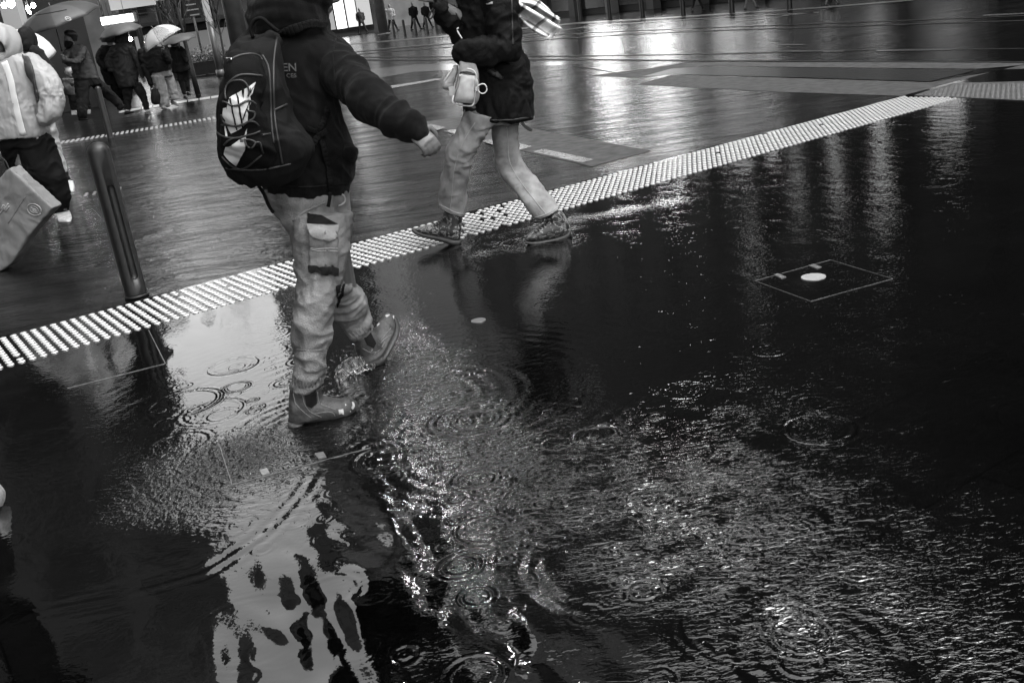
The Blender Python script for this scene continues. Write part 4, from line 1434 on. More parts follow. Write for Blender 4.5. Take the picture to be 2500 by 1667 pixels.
LEN = float(np.linalg.norm(S1 - S0))
wN = float(np.linalg.norm(G(7.7, 825.9)[:2] - G(37.4, 886.3)[:2])) / 11
pts = []
nrow = int(LEN / .0515) + 14
rs = random.Random(4)
for i in range(-12, nrow):
    u = i * .0515
    fx = (u / LEN)
    for j in range(12):
        # at the far end the strip is cut off along the cross street line
        p = S0 + SD * u - SN * (.012 + j * wN)
        x_, y_ = px_of(np.array([p[0]]), np.array([p[1]]))
        if x_[0] > 2190 and y_[0] < 236 + (x_[0] - 2190) * .025:
            continue
        if x_[0] > 2345:
            continue
        if 1085 < x_[0] < 1230 and rs.random() < .16:
            continue
        if rs.random() < .006:
            continue
        if in_view(p):
            pts.append((p[0] + rs.uniform(-1, 1) * .0008, p[1] + rs.uniform(-1, 1) * .0008))
ts = thing('tactile_strip', (*S0, 0), 'long diagonal strip of bright round tactile studs set in the wet pavement', 'tactile paving')
stud_field(ts, pts, .0015)
# weathered concrete strip that meets it at the right
CONC = mat('weathered_tactile_tile', .09, .35, var=.3, vscale=15, bump=.002, bscale=60)
t2 = thing('tactile_slab', (*G(2420, 225)[:2], 0), 'weathered grey concrete tactile slab joining the bright stud strip at the right', 'tactile paving')
MB().prism([tuple(G(*q)[:2]) for q in [(2232, 234), (2262, 224), (2330, 204), (2420, 202), (2560, 198), (2560, 250), (2500, 246), (2349, 239)]], -.003, .004).build('slab', CONC, t2)
a0, b0, c0 = G(2349, 238)[:2], G(2560, 248)[:2], G(2335, 206)[:2]
ed = b0 - a0
el = np.linalg.norm(ed)
ed /= el
en = np.array([-ed[1], ed[0]])
if en @ (c0 - a0) < 0:
    en = -en
pts = []
for i in range(-22, int(el / .055)):
    for j in range(16):
        p = a0 + ed * (i * .055 + .02) + en * (.03 + j * .06)
        x_, y_ = px_of(np.array([p[0]]), np.array([p[1]]))
        if x_[0] < 2560 and y_[0] > 207 + max(0, (2330 - x_[0]) * .34) and y_[0] < 232 + (x_[0] - 2232) * .05:
            pts.append(tuple(p))
sv2, sf2 = stud_mesh(.019, .006, 10)
_m2 = bpy.data.meshes.new('stud')
_m2.from_pydata(sv2, [], sf2)
_m2.materials.append(CONC)
stud_field(t2, pts, .004, 100, _m2, CONC, sv2, sf2)
# far crossing strip on the left
t3 = thing('tactile_strip', (*G(200, 345)[:2], 0), 'far strip of pale tactile studs behind the white jacket and under the umbrella group', 'tactile paving')
pts = []
a0, b0 = G(-30, 379)[:2], G(560, 284)[:2]
ed = b0 - a0
el = np.linalg.norm(ed)
ed /= el
en = np.array([-ed[1], ed[0]])
for i in range(int(el / .085)):
    for j in range(7):
        pts.append(tuple(a0 + ed * i * .085 + en * (j * .085 - .06)))
STF = mat('dulled_stud', .16, .4, .2)
sv3, sf3 = stud_mesh(.029, .008, 8)
_m3 = bpy.data.meshes.new('stud')
_m3.from_pydata(sv3, [], sf3)
_m3.materials.append(STF)
stud_field(t3, pts, -.005, 100, _m3, STF, sv3, sf3)
t4 = thing('tactile_patch', (*G(225, 472)[:2], 0), 'small dull patch of tactile studs beside the near slotted bollard', 'tactile paving')
pts = [tuple(G(208, 478)[:2] + ed * i * .085 + en * j * .07) for i in range(5) for j in range(4)]
stud_field(t4, pts, -.005, 100, _m2, CONC, sv2, sf2)

# ================================================================== ACCESS COVERS
EDGE = mat('brass_cover_edge', .15, .35, .6, var=.3, vscale=40)
def cover(label, corners, handles, disc=None, z=.0022, wd=.0024, skip=()):
    c = [G(*q)[:2] for q in corners]
    root = thing('access_cover', (*np.mean(c, 0), 0), label, 'access cover')
    for i in range(len(c)):
        if i in skip:
            continue
        a, b = c[i], c[(i + 1) % len(c)]
        if len(c) == 2 and i == 1:
            break
        e = (b - a) / np.linalg.norm(b - a)
        nn = np.array([-e[1], e[0]]) * wd / 2
        MB().prism([tuple(a - nn), tuple(b - nn), tuple(b + nn), tuple(a + nn)], -.001, z).build('edge_strip', EDGE, root)
    for h in handles:
        MB().prism([tuple(G(*q)[:2]) for q in h], -.001, z + .001).build('lifting_point', mat('lifting_plate', .2, .35, .5, var=.3, vscale=80), root)
    if disc:
        p = G(*disc[0])
        MB().tube([(p[0], p[1], -.001), (p[0], p[1], z + .001)], disc[1], 32).build('disc', mat('pale_disc', .28, .4, var=.15, vscale=60), root)
    return root


cover('square access cover with pale disc in the open pavement at the right', [(1843, 686), (2027, 635), (2180, 681), (1979, 736)], [[(1889, 671), (1899, 669), (1920, 677), (1908, 681)], [(1974, 649), (1987, 646), (2006, 653), (1994, 657)]], ((1986, 677), .054))
cover('access cover outline under rippled water beside the near boot', [(567, 1184), (905, 1093), (835, 1040), (535, 1085)], [[(634, 1148), (652, 1144), (659, 1156), (641, 1162)], [(768, 1108), (790, 1104), (797, 1116), (778, 1121)]], None, skip=(1, 2), wd=.0026)
d = thing('pavement_disc', (*G(1168, 783)[:2], 0), 'small round metal disc flush in the dark pavement below the parka walker', 'marker')
p = G(1168, 783)
MB().tube([(p[0], p[1], -.001), (p[0], p[1], .0032)], .034, 28).build('plate', mat('dull_metal_disc', .16, .35, .6), d)
cover('worn metal edge of a long service cover below the near bollard', [(363, 806), (404, 888), (165, 948), (150, 905)], [], None, skip=(2, 3), wd=.004)

# ================================================================== BOLLARDS
IRON = mat('wet_black_bollard_paint', .006, .45, var=.4, vscale=14, bump=.0012, bscale=140)


def bollard(px, h, r, label, group=None, slot=False, n=28):
    b = G(*px)
    root = thing('bollard', (b[0], b[1], 0), label, 'bollard', group)
    mb = MB()
    prof = [(r * 1.02, 0), (r * 1.02, .02), (r, .03), (r, h - r * .9)]
    for k in range(1, 8):
        q = k / 7 * PI / 2
        prof.append((r * math.cos(q) if k < 7 else .001, h - r * .9 + r * .9 * math.sin(q)))
    mb.tube([(b[0], b[1], z) for _, z in prof], [rr for rr, _ in prof], n)
    o = mb.build('post', IRON, root)
    MB().tube([(b[0], b[1], -.005), (b[0], b[1], .012)], r * 1.12, n).build('base_ring', IRON, root)
    if slot:
        # recessed channel: cut a groove and line it
        ax = np.array([-b[0], -b[1]])
        ax /= np.linalg.norm(ax)
        side = np.array([-ax[1], ax[0]])
        ctr = b[:2] + ax * (r * .98) + side * r * .25
        cut = MB()
        cut.tube([(*ctr, .13), (*ctr, h - .26)], [(r * .36, r * .42), (r * .36, r * .42)], 16, hint=(*side, 0), sub=1)
        cut.ell((*ctr, .13), (r * .36, r * .40, r * .36), 16, 8, np.stack([(*side, 0), (*ax, 0), (0, 0, 1)], 1))
        cut.ell((*ctr, h - .26), (r * .36, r * .40, r * .36), 16, 8, np.stack([(*side, 0), (*ax, 0), (0, 0, 1)], 1))
        me = remesh(cut, .004, 1)
        co = bpy.data.objects.new('cut', me)
        COL.objects.link(co)
        pme = bpy.data.objects['post'] if False else o
        pme.parent = None
        md = o.modifiers.new('b', 'BOOLEAN')
        md.operation = 'DIFFERENCE'
        md.object = co
        md.solver = 'EXACT'
        dg = bpy.context.evaluated_depsgraph_get()
        dg.update()
        nm = bpy.data.meshes.new_from_object(o.evaluated_get(dg))
        o.modifiers.clear()
        o.data = nm
        nm.materials.clear()
        nm.materials.append(IRON)
        bpy.data.objects.remove(co)
        o.parent = root
        o.matrix_parent_inverse = Matrix.Translation(root.location).inverted()
    return root


bollard((334, 722), .905, .062, 'thick black slotted bollard with domed top standing beside the bright stud strip', slot=True, n=48)
bollard((270, 337), .87, .05, 'slim dark bollard on the far stud strip behind the thick slotted bollard')
_bl = ['far kerb bollard nearest the pale pole', 'second far kerb bollard right of the pale pole', 'far kerb bollard in front of the black-coated far pedestrian', 'far kerb bollard left of the raised hand', 'far kerb bollard partly behind the raised sleeve of the parka',
       'far kerb bollard just right of the scarf fringe', 'second far kerb bollard right of the scarf', 'third far kerb bollard right of the scarf, left of the bright reflection', 'far kerb bollard left of the bare ankles', 'far kerb bollard between the bare ankles and pale trousers', 'rightmost bollard of the row along the far kerb']
for i, (x, y) in enumerate([(963, 87), (989, 85), (1016, 83), (1044, 80), (1079, 77), (1418, 53), (1489, 49), (1569, 45), (1668, 39), (1787, 33), (1927, 24)]):
    bollard((x, y), .92, .085, _bl[i], 'bollards along the far kerb', n=14)
# all alike in one row: they share this true label
# ================================================================== PEOPLE BEHIND
def cmat(v, r=.85):
    v = v * .5
    return mat('cloth_%03d' % round(v * 1000), v, r, var=.3, vscale=12, bump=.004, bscale=60)


def figure(foot, Y, label, head, parts, limbs=(), hair=None, look=(0, 1, 0), vox=.02, group=None, hand=None, hs=1.0, extra=None):
    """head: (x, y); parts: [(name, value, rows, tubes)] clothing; limbs: skin tubes (x, y, Y, r)"""
    root = thing('person', G(*foot), label, 'person', group)
    b = Sil()
    if head is not None:
        head_bm(b, at(*head, Y), look, s=1.05 * hs)
    for tb in limbs:
        b.ptube(tb, sub=2)
    if hand:
        for (w_, d_) in hand:
            hand_bm(b, at(*w_), d_, (0, -1, 0), 1.0, .7, 1)
    if b.v:
        cloth('body', b, SKIN_D, root, vox * .75, 1, soft=0)
    for nm, val, rows, tubes in parts:
        q = Sil()
        for r_ in rows:
            q.rows(r_, sub=3)
        for t_ in tubes:
            q.ptube(t_, sub=3)
        m_ = val if not isinstance(val, (int, float)) else cmat(val)
        c0 = np.mean(q.v, 0)
        zs = [v[2] for v in q.v]
        path = [np.array([c0[0], c0[1], max(zs)]), np.array([c0[0], c0[1], min(zs)])]
        cloth(nm, q, m_, root, vox if nm != 'shoe' else .012, 2, [(path, vox * .8, 11, 5, len(nm) + int(Y * 7) % 50)] if nm != 'shoe' else [], soft=vox * .3 if nm != 'shoe' else 0)
    if hair:
        q = Sil()
        q.rows(hair, sub=3)
        cloth('hair', q, HAIR, root, vox * .7, 2, soft=.004)
    return root


def shoe_rows(x0, y0, x1, y1, Y, w_=.045):
    """simple trainer from heel (x0, y0) to toe (x1, y1), given its sole line"""
    L_ = math.hypot(x1 - x0, y1 - y0)
    h = .09 * 2431 / (Y * .95)
    r = []
    for t, k, ww in ((0, .85, .6), (.2, 1.0, .9), (.45, .85, .95), (.7, .6, 1.05), (.9, .45, .9), (1, .2, .5)):
        x, y = x0 + (x1 - x0) * t, y0 + (y1 - y0) * t
        r.append(((x, y - h * k), (x, y), Y, w_ * ww))
    return r


# ---- white hooded jacket at the left edge
WJ = mat('white_shell_jacket', .23, .6, var=.06, vscale=10, bump=.002, bscale=40)
Yw = 9.0
wj = thing('person', G(150, 545), 'pedestrian in white hooded jacket and black trousers at the left edge, hand in pocket', 'person')
b = Sil()
b.rows([((10, 330), (100, 330), Yw, .10), ((-20, 200), (80, 200), Yw, .11), ((-15, 150), (60, 150), Yw, .10)], sub=3)
head_bm(b, at(4, 118, Yw + .02), (.05, -1, -.15), s=1.0)
b.ptube([(95, 350, Yw, .08), (140, 430, Yw - .05, .06), (152, 520, Yw + .05, .045)])
b.ptube([(50, 350, Yw, .08), (60, 430, Yw, .06), (70, 520, Yw + .2, .045)])
b.ptube([(88, 165, Yw, .05), (132, 245, Yw - .05, .04), (112, 290, Yw - .12, .03)])
cloth('body', b, SKIN_D, wj, .011, 1, soft=0)
q = Sil()
q.rows([((-24, 342), (120, 328), Yw, .17), ((-34, 310), (118, 302), Yw, .185), ((-46, 260), (108, 258), Yw, .185), ((-54, 210), (102, 212), Yw, .18), ((-58, 172), (98, 168), Yw, .165), ((-44, 145), (82, 143), Yw, .14), ((-25, 130), (50, 130), Yw, .11)], sub=4)
q.ptube([(78, 158, Yw, .10), (104, 188, Yw - .05, .105), (120, 215, Yw - .08, .108), (128, 245, Yw - .10, .102), (122, 272, Yw - .13, .088), (112, 288, Yw - .14, .07)], sub=4)
q.ptube([(-42, 158, Yw, .10), (-80, 215, Yw - .05, .105), (-95, 260, Yw - .1, .09), (-90, 300, Yw - .1, .07)], sub=4)
jac = cloth('jacket', q, WJ, wj, .010, 3, [([at(20, 130, Yw), at(40, 340, Yw)], .006, 7, 6, 91), ([at(78, 158, Yw), at(126, 235, Yw - .1), at(112, 288, Yw)], .010, 15, 3.5, 92, at(125, 250, Yw - .1), .25), ([at(20, 130, Yw), at(40, 340, Yw)], .006, 5, 9, 93)], soft=.006)
tW = bvh(jac)
seam('placket', smooth_pts([(10, 152), (24, 190), (34, 240), (46, 290), (57, 330)], 4), tW, mat('placket_edge', .5, .6), wj, .004, .006, flat=.03)
seam('jacket_seam', smooth_pts([(60, 342), (90, 336), (118, 328)], 4), tW, WJ, wj, .012, 0)
patch('pack_strap', [[(53, 136), (72, 142), (84, 175), (90, 205), (97, 240), (94, 250), (84, 205), (70, 185), (60, 160)]], tW, mat('black_strap', .02, .7), wj, .014, thick=.012)
# hood with its opening
hq = Sil()
cH = at(4, 112, Yw)
hd_ = []
V, Fc = [], []
nseg, nring = 28, 14
ax_f = np.array([.08, -1, -.22])
ax_f /= np.linalg.norm(ax_f)
ax_u = np.array([0, -.22, 1.])
ax_u -= ax_f * (ax_u @ ax_f)
ax_u /= np.linalg.norm(ax_u)
ax_r = np.cross(ax_f, ax_u)
for i in range(nring):
    t = i / (nring - 1)
    a_ = .50 + t * (PI - .55)          # polar angle from the opening axis
    for j in range(nseg):
        ph = 2 * PI * j / nseg
        rr = math.sin(a_)
        u = ax_r * math.cos(ph) * .165 * rr + ax_u * (math.sin(ph) * .185 * rr + .01) + ax_f * math.cos(a_) * .19
        w_ = 1 + .05 * math.sin(ph * 5 + i) + .03 * math.sin(ph * 9 + i * 2)
        V.append(cH + u * w_)
for i in range(nring - 1):
    for j in range(nseg):
        Fc.append((i * nseg + j, i * nseg + (j + 1) % nseg, (i + 1) * nseg + (j + 1) % nseg, (i + 1) * nseg + j))
o = MB().add(V, Fc, True).build('hood', WJ, wj)
s_ = o.modifiers.new('s', 'SOLIDIFY')
s_.thickness = .018
o.modifiers.new('d', 'SUBSURF').levels = 1
# shaded collar inside
q = Sil()
q.rows([((-18, 150), (40, 148), Yw - .05, .10), ((-14, 136), (34, 134), Yw - .05, .10)], sub=2)
cloth('collar', q, WJ, wj, .010, 2, soft=.003)
q = Sil()
q.rows([((-14, 325), (118, 322), Yw, .13), ((0, 360), (132, 355), Yw, .13)], sub=3)
q.rows([((28, 335), (125, 330), Yw, .125), ((45, 375), (142, 370), Yw, .12), ((58, 420), (158, 418), Yw - .03, .11), ((90, 455), (166, 452), Yw - .02, .10), ((118, 482), (172, 482), Yw, .085), ((128, 508), (168, 508), Yw + .05, .075), ((130, 520), (167, 518), Yw + .05, .07)], sub=3)
q.rows([((-10, 335), (70, 335), Yw, .125), ((10, 380), (80, 380), Yw + .05, .12), ((30, 440), (90, 440), Yw + .15, .10), ((45, 505), (92, 505), Yw + .25, .08)], sub=3)
cloth('trousers', q, mat('black_trousers', .004, .8, var=.3, vscale=15), wj, .010, 3, [([at(90, 330, Yw), at(150, 500, Yw)], .012, 14, 4, 95)], soft=.004)
SNK = mat('pale_trainer', .22, .5, var=.35, vscale=30)
q = Sil()
q.rows([((136, 512), (166, 510), Yw + .1, .06), ((138, 522), (172, 520), Yw - .02, .07), ((140, 534), (176, 532), Yw - .12, .05), ((143, 543), (175, 542), Yw - .17, .02)], sub=3)
shw = cloth('shoe', q, SNK, wj, .008, 2, soft=.002)
q = Sil()
q.rows([((138, 536), (174, 534), Yw - .12, .03), ((141, 548), (176, 546), Yw - .17, .035)], sub=2)
cloth('sole', q, mat('black_sole', .01, .5), shw, .008, 1, soft=0)
q = Sil()
q.rows([((52, 500), (86, 500), Yw + .25, .06), ((50, 520), (90, 520), Yw + .15, .07), ((54, 532), (88, 532), Yw + .08, .03)], sub=3)
cloth('shoe', q, SNK, wj, .010, 2, soft=.002)

# ---- shopping bag held at the edge of the frame
PAPER = mat('grey_paper_bag', .11, .65, var=.2, vscale=7, bump=.003, bscale=18)
sb = thing('shopping_bag', at(40, 540, 7.15), 'large grey paper shopping bag with small oval emblem at the left edge', 'bag')
front_ = [(-70, 500), (22, 410), (128, 508), (62, 585), (28, 645), (-70, 700)]
A_ = [at(x, y, 7.10 - .0006 * (x - 20)) for x, y in front_]
B_ = [p + np.array([.02, .13, 0]) for p in A_]
k = len(A_)
mbq = MB().add(A_ + B_, [tuple(range(k)), tuple(range(2 * k - 1, k - 1, -1))] + [(i, i + k, (i + 1) % k + k, (i + 1) % k) for i in range(k)])
me = remesh(mbq, .008, 3)
bpy.data.meshes.remove(me)
bag = cloth('bag_body', mbq, PAPER, sb, .008, 4, [([at(20, 410, 7.15), at(20, 640, 7.15)], .004, 8, 6, 97)], soft=.006)
tS = bvh(bag)
PRP = mat('pale_bag_print', .2, .6)
ov = lambda cx, cy, rx, ry, an, n=20: [(cx + rx * math.cos(q) * math.cos(an) - ry * math.sin(q) * math.sin(an), cy + rx * math.cos(q) * math.sin(an) + ry * math.sin(q) * math.cos(an)) for q in np.linspace(0, 2 * PI, n, endpoint=False)]
o1 = ov(84, 512, 19, 14, .45)
seam('emblem_ring', o1 + [o1[0]], tS, PRP, sb, .0035, .003, step=3)
o2 = ov(84, 512, 11, 8, .45)
seam('emblem_ring', o2 + [o2[0]], tS, PRP, sb, .0025, .003, step=3)
for i in range(3):
    seam('emblem_line', [(76 + i * 2, 507 + i * 4), (90 + i * 1.5, 513 + i * 4)], tS, PRP, sb, .003, .003, step=3)
for i, (a, b) in enumerate([((0, 522), (13, 503)), ((2, 512), (9, 500)), ((10, 514), (21, 497)), ((14, 516), (23, 503))]):
    seam('printed_line', [a, b], tS, PRP, sb, .005, .003, step=3)
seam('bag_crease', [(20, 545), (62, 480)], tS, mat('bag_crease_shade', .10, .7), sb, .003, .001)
q = MB()
q.tube([at(x, y, 7.15) for x, y in smooth_pts([(22, 412), (12, 392), (-8, 380), (-30, 392)], 4)], .005, 6)
q.build('cord_handle', mat('dark_cord', .03, .8), sb)

# ---- person behind the white jacket, with white umbrella and pale raincoat tail
figure((172, 470), 11.2, 'person in black coat behind the white jacket, with pale raincoat tail', (64, 96),
       [('coat', .018, [[((48, 135), (100, 135), 11.2, .12), ((52, 170), (125, 165), 11.2, .16), ((60, 220), (130, 215), 11.2, .16), ((70, 300), (135, 295), 11.2, .16)]], [[(88, 128, 11.1, .07), (115, 165, 11.1, .075), (128, 195, 11.05, .06)]]),
        ('hood', .02, [[((44, 122), (86, 126), 11.2, .14), ((42, 96), (88, 104), 11.2, .15), ((47, 72), (80, 78), 11.2, .13), ((56, 64), (70, 66), 11.2, .07)]], []),
        ('raincoat_tail', mat('milky_plastic', .22, .35, var=.2), [[((116, 295), (132, 292), 11.1, .06), ((122, 340), (142, 335), 11.1, .06), ((134, 385), (154, 378), 11.1, .05), ((148, 425), (165, 420), 11.1, .03)]], []),
        ('trousers', .02, [[((85, 300), (130, 295), 11.2, .12), ((110, 380), (150, 375), 11.2, .09), ((150, 445), (172, 443), 11.2, .06)]], []),
        ('shoe', mat('white_trainer', .3, .5), [[((160, 440), (178, 440), 11.2, .05), ((162, 458), (182, 456), 11.0, .06), ((167, 469), (181, 468), 10.9, .02)]], [])], look=(.1, .95, 0), vox=.014, hs=.85)


def umbrella(label, c, r, Y, m, tilt=(0, 0), h=None, sag=.38, handle=None, ribs=8, group=None, two=None, rot=0.0, shaft=True):
    """domed umbrella: c pixel of the crown, r metres; handle pixel of the grip"""
    top = at(*c, Y)
    root = thing('umbrella', top, label, 'umbrella', group)
    ax = np.array([tilt[0], tilt[1], 1.0])
    ax /= np.linalg.norm(ax)
    e1 = np.cross(ax, (0, 1, 0))
    e1 /= np.linalg.norm(e1)
    e2 = np.cross(ax, e1)
    V, Fc, mi = [], [], []
    n, k = ribs * 4, 9
    for i in range(k + 1):
        t = i / k
        for j in range(n):
            ph = 2 * PI * j / n + rot
            seg = (j % 4) / 4
            sc = 1 - .075 * math.sin(seg * PI) * t ** 2
            rr = r * math.sin(t * 1.25) / math.sin(1.25) * sc
            z = -r * sag * 1.6 * (1 - math.cos(t * 1.25)) - .0 + .02 * r * math.sin(seg * PI) * t
            V.append(top + e1 * rr * math.cos(ph) + e2 * rr * math.sin(ph) + ax * z)
    for i in range(k):
        for j in range(n):
            Fc.append((i * n + j, i * n + (j + 1) % n, (i + 1) * n + (j + 1) % n, (i + 1) * n + j))
            mi.append((j // 4) % 2)
    mb = MB().add(V, Fc, True)
    o = mb.build('canopy', [m, two or m], root)
    o.data.polygons.foreach_set('material_index', mi)
    s_ = o.modifiers.new('s', 'SOLIDIFY')
    s_.thickness = .004
    met = mat('umbrella_metal', .12, .35, .7)
    for q in range(ribs):
        j = q * 4
        MB().tube([V[i * n + j] - ax * .006 for i in range(0, k + 1)], .006, 5).build('rib', met, root)
    hp_ = at(*handle, Y) if handle else top - ax * r * 1.1
    MB().tube([top + ax * .07, top, hp_], [.005, .009, .010], 8).build('shaft', met, root)
    MB().tube([hp_ + (top - hp_) * .12, hp_], .017, 8).build('handle', mat('black_grip', .015, .5), root)
    return root


UW = mat('white_umbrella_cloth', .4, .5, var=.05)
umbrella('white umbrella behind the shoulder of the white hooded jacket', (52, 86), .36, 11.9, UW, tilt=(.45, -.4), handle=(62, 165), ribs=6, rot=.5, sag=.45)
G1, G2 = mat('grey_umbrella_cloth', .036, .6, var=.15), mat('dark_grey_umbrella_cloth', .018, .6, var=.15)
um1 = umbrella('large two-tone grey golf umbrella with round crest held by the bearded man', (123, 16), .93, 22.6, G1, tilt=(-.19, -.18), handle=(151, 126), ribs=8, two=G2, sag=.36, rot=.25)
umc = [c for c in um1.children if c.name.startswith('canopy')][0]
tU = bvh(umc)
em = ov(166, 47, 8, 5, .3, 14)
seam('crest', em + [em[0]], tU, mat('pale_crest', .4, .6), umc, .006, .006, step=2)
seam('crest', [(161, 49), (165, 44), (168, 48), (172, 49)], tU, mat('pale_crest', .4, .6), umc, .006, .006, step=2)
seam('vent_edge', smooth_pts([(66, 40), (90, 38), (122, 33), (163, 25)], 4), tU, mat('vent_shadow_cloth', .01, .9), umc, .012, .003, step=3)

figure((240, 292), 22.6, 'bearded man in grey sweater striding under the golf umbrella', (168, 98),
       [('sweater', .055, [[((168, 112), (197, 108), 22.6, .11), ((156, 128), (214, 124), 22.6, .16), ((157, 145), (225, 150), 22.6, .17), ((168, 165), (233, 170), 22.6, .17), ((181, 193), (243, 192), 22.6, .16)]], [[(166, 130, 22.4, .07), (158, 150, 22.2, .06), (176, 150, 22.1, .05)], [(204, 122, 22.4, .075), (190, 150, 22.2, .07), (164, 148, 22.1, .05)]]),
        ('trousers', .010, [[((181, 190), (243, 190), 22.6, .15), ((184, 212), (250, 208), 22.6, .14)], [((182, 200), (218, 200), 22.5, .11), ((184, 235), (216, 237), 22.4, .09), ((188, 270), (214, 270), 22.3, .08), ((190, 288), (212, 288), 22.3, .06)], [((208, 200), (246, 196), 22.7, .11), ((238, 224), (264, 212), 22.7, .09), ((270, 250), (290, 238), 22.8, .075), ((292, 272), (306, 260), 22.8, .06)]], []),
        ('shoe', .012, [shoe_rows(192, 296, 218, 294, 22.3)], []), ('shoe', .012, [shoe_rows(304, 282, 328, 276, 22.8)], []),
        ('beard', .006, [[((158, 100), (180, 103), 22.5, .09), ((158, 110), (176, 112), 22.45, .09), ((160, 118), (170, 118), 22.45, .06)]], [])],
       hair=[((170, 100), (189, 101), 22.68, .10), ((162, 90), (189, 91), 22.66, .12), ((156, 81), (187, 82), 22.62, .12), ((162, 74), (178, 74), 22.62, .08)], look=(-.95, -.3, -.1), hand=[((160, 148, 22.1), (-.3, 0, .8))])
q = thing('cup', at(168, 173, 22.0), 'pale paper cup held low in front of the bearded man', 'cup')
MB().tube([at(171, 181, 22.0), at(166, 166, 22.0)], [.05, .062], 14).build('cup_body', mat('pale_paper', .25, .6), q)
MB().tube([at(166, 166, 22.0), at(165.5, 164.5, 22.0)], [.068, .064], 14).build('lid', mat('pale_lid', .12, .4), q)
figure((195, 280), 24.6, 'short person in pale jacket and white trainers behind the legs of the bearded man', (168, 180),
       [('jacket', .10, [[((152, 192), (182, 192), 24.6, .12), ((150, 215), (186, 218), 24.6, .14), ((160, 232), (190, 232), 24.6, .12)]], [[(176, 205, 24.4, .05), (190, 206, 24.3, .04)]]),
        ('trousers', .02, [[((165, 228), (190, 228), 24.6, .11), ((170, 250), (190, 250), 24.6, .09), ((174, 268), (190, 268), 24.6, .07)], [((186, 228), (212, 226), 24.6, .1), ((200, 250), (220, 248), 24.6, .08), ((205, 268), (219, 268), 24.6, .06)]], []),
        ('shoe', .3, [[((174, 270), (188, 270), 24.5, .05), ((174, 281), (188, 281), 24.4, .05)]], []), ('shoe', .3, [[((209, 268), (222, 268), 24.5, .05), ((209, 279), (222, 279), 24.4, .05)]], [])], look=(.9, -.3, 0), hs=.9)

umbrella('dark plain umbrella with a pale handle light above the dark haired couple', (286, 58), .50, 24.0, G1, tilt=(-.12, -.1), handle=(280, 105), sag=.42, rot=.2)
figure((318, 262), 24.2, 'person with dark hair in black coat under the plain umbrella, seen from behind', (266, 96),
       [('coat', .012, [[((248, 112), (288, 112), 24.2, .13), ((240, 130), (292, 130), 24.2, .17), ((242, 155), (296, 158), 24.2, .17), ((252, 190), (300, 192), 24.2, .16), ((262, 208), (300, 206), 24.2, .13)]], [[(246, 125, 24.1, .07), (240, 148, 24., .065), (256, 168, 24., .05)]]),
        ('trousers', .010, [[((266, 200), (300, 198), 24.2, .12), ((276, 225), (302, 222), 24.2, .09), ((290, 248), (308, 246), 24.3, .07), ((296, 258), (308, 256), 24.3, .06)]], []),
        ('shoe', .25, [shoe_rows(296, 262, 310, 258, 24.3)], [])], hair=[((248, 104), (284, 104), 24.2, .12), ((246, 92), (286, 92), 24.2, .13), ((254, 80), (280, 80), 24.2, .09)], look=(-.3, .9, 0))
figure((350, 268), 23.9, 'hooded man in long dark raincoat and white trainers beside the plain umbrella, seen from behind', (298, 94),
       [('raincoat', .028, [[((284, 106), (314, 104), 23.9, .13), ((272, 122), (326, 116), 23.9, .18), ((270, 145), (334, 142), 23.9, .19), ((276, 175), (336, 172), 23.9, .19), ((288, 208), (338, 204), 23.9, .18), ((294, 216), (338, 210), 23.9, .16)]], [[(322, 120, 23.8, .075), (334, 148, 23.8, .07), (344, 172, 23.8, .06), (348, 186, 23.8, .05)], [(276, 122, 23.8, .075), (264, 148, 23.8, .07), (268, 172, 23.8, .06)]]),
        ('hood', .028, [[((282, 108), (314, 106), 23.9, .12), ((281, 92), (314, 92), 23.9, .14), ((288, 76), (308, 76), 23.9, .09)]], []),
        ('trousers', .016, [[((294, 205), (324, 205), 23.9, .12), ((300, 235), (322, 235), 23.9, .09), ((305, 268), (320, 268), 23.9, .07)], [((318, 205), (344, 202), 23.9, .11), ((334, 228), (356, 226), 23.9, .085), ((346, 250), (362, 249), 23.9, .07), ((352, 268), (364, 267), 23.9, .06)]], []),
        ('shoe', .62, [shoe_rows(354, 278, 383, 274, 23.9)], []), ('shoe', .3, [shoe_rows(304, 278, 322, 276, 23.8)], [])], look=(0, 1, 0), hand=[((348, 188, 23.8), (.2, 0, -1))])
CLR = mat('clear_umbrella_film', .4, .12, alpha=.32)
um2 = umbrella('clear domed umbrella with pale rim held over the dark puffer jacket', (374, 70), .50, 23.8, CLR, tilt=(-.45, -.1), handle=(401, 122), sag=.62, rot=.1, two=mat('frosted_umbrella_film', .45, .2, alpha=.6))
figure((425, 262), 23.8, 'person in dark puffer jacket and pale wide trousers under the clear umbrella', (374, 108),
       [('puffer_jacket', .014, [[((350, 118), (396, 114), 23.8, .15), ((338, 130), (408, 128), 23.8, .20), ((340, 148), (414, 146), 23.8, .21), ((347, 166), (416, 162), 23.8, .2), ((352, 180), (418, 172), 23.8, .18)]], [[(345, 128, 23.7, .085), (352, 160, 23.7, .08), (362, 185, 23.7, .07), (368, 205, 23.7, .05)], [(404, 128, 23.7, .085), (412, 150, 23.6, .08), (402, 128, 23.5, .06)]]),
        ('trousers', .24, [[((364, 172), (418, 168), 23.8, .15), ((370, 190), (420, 186), 23.8, .14)], [((370, 185), (400, 186), 23.7, .13), ((378, 215), (408, 216), 23.7, .12), ((386, 242), (413, 242), 23.7, .12), ((390, 262), (414, 262), 23.7, .11)], [((392, 180), (420, 178), 23.9, .12), ((404, 208), (429, 206), 23.9, .11), ((412, 245), (438, 243), 23.9, .11)]], []),
        ('shoe', .2, [shoe_rows(416, 254, 438, 260, 23.9)], []), ('shoe', .2, [shoe_rows(394, 268, 412, 268, 23.6)], [])], look=(.3, .9, 0), hand=[((398, 132, 23.5), (.2, -.2, 1))])
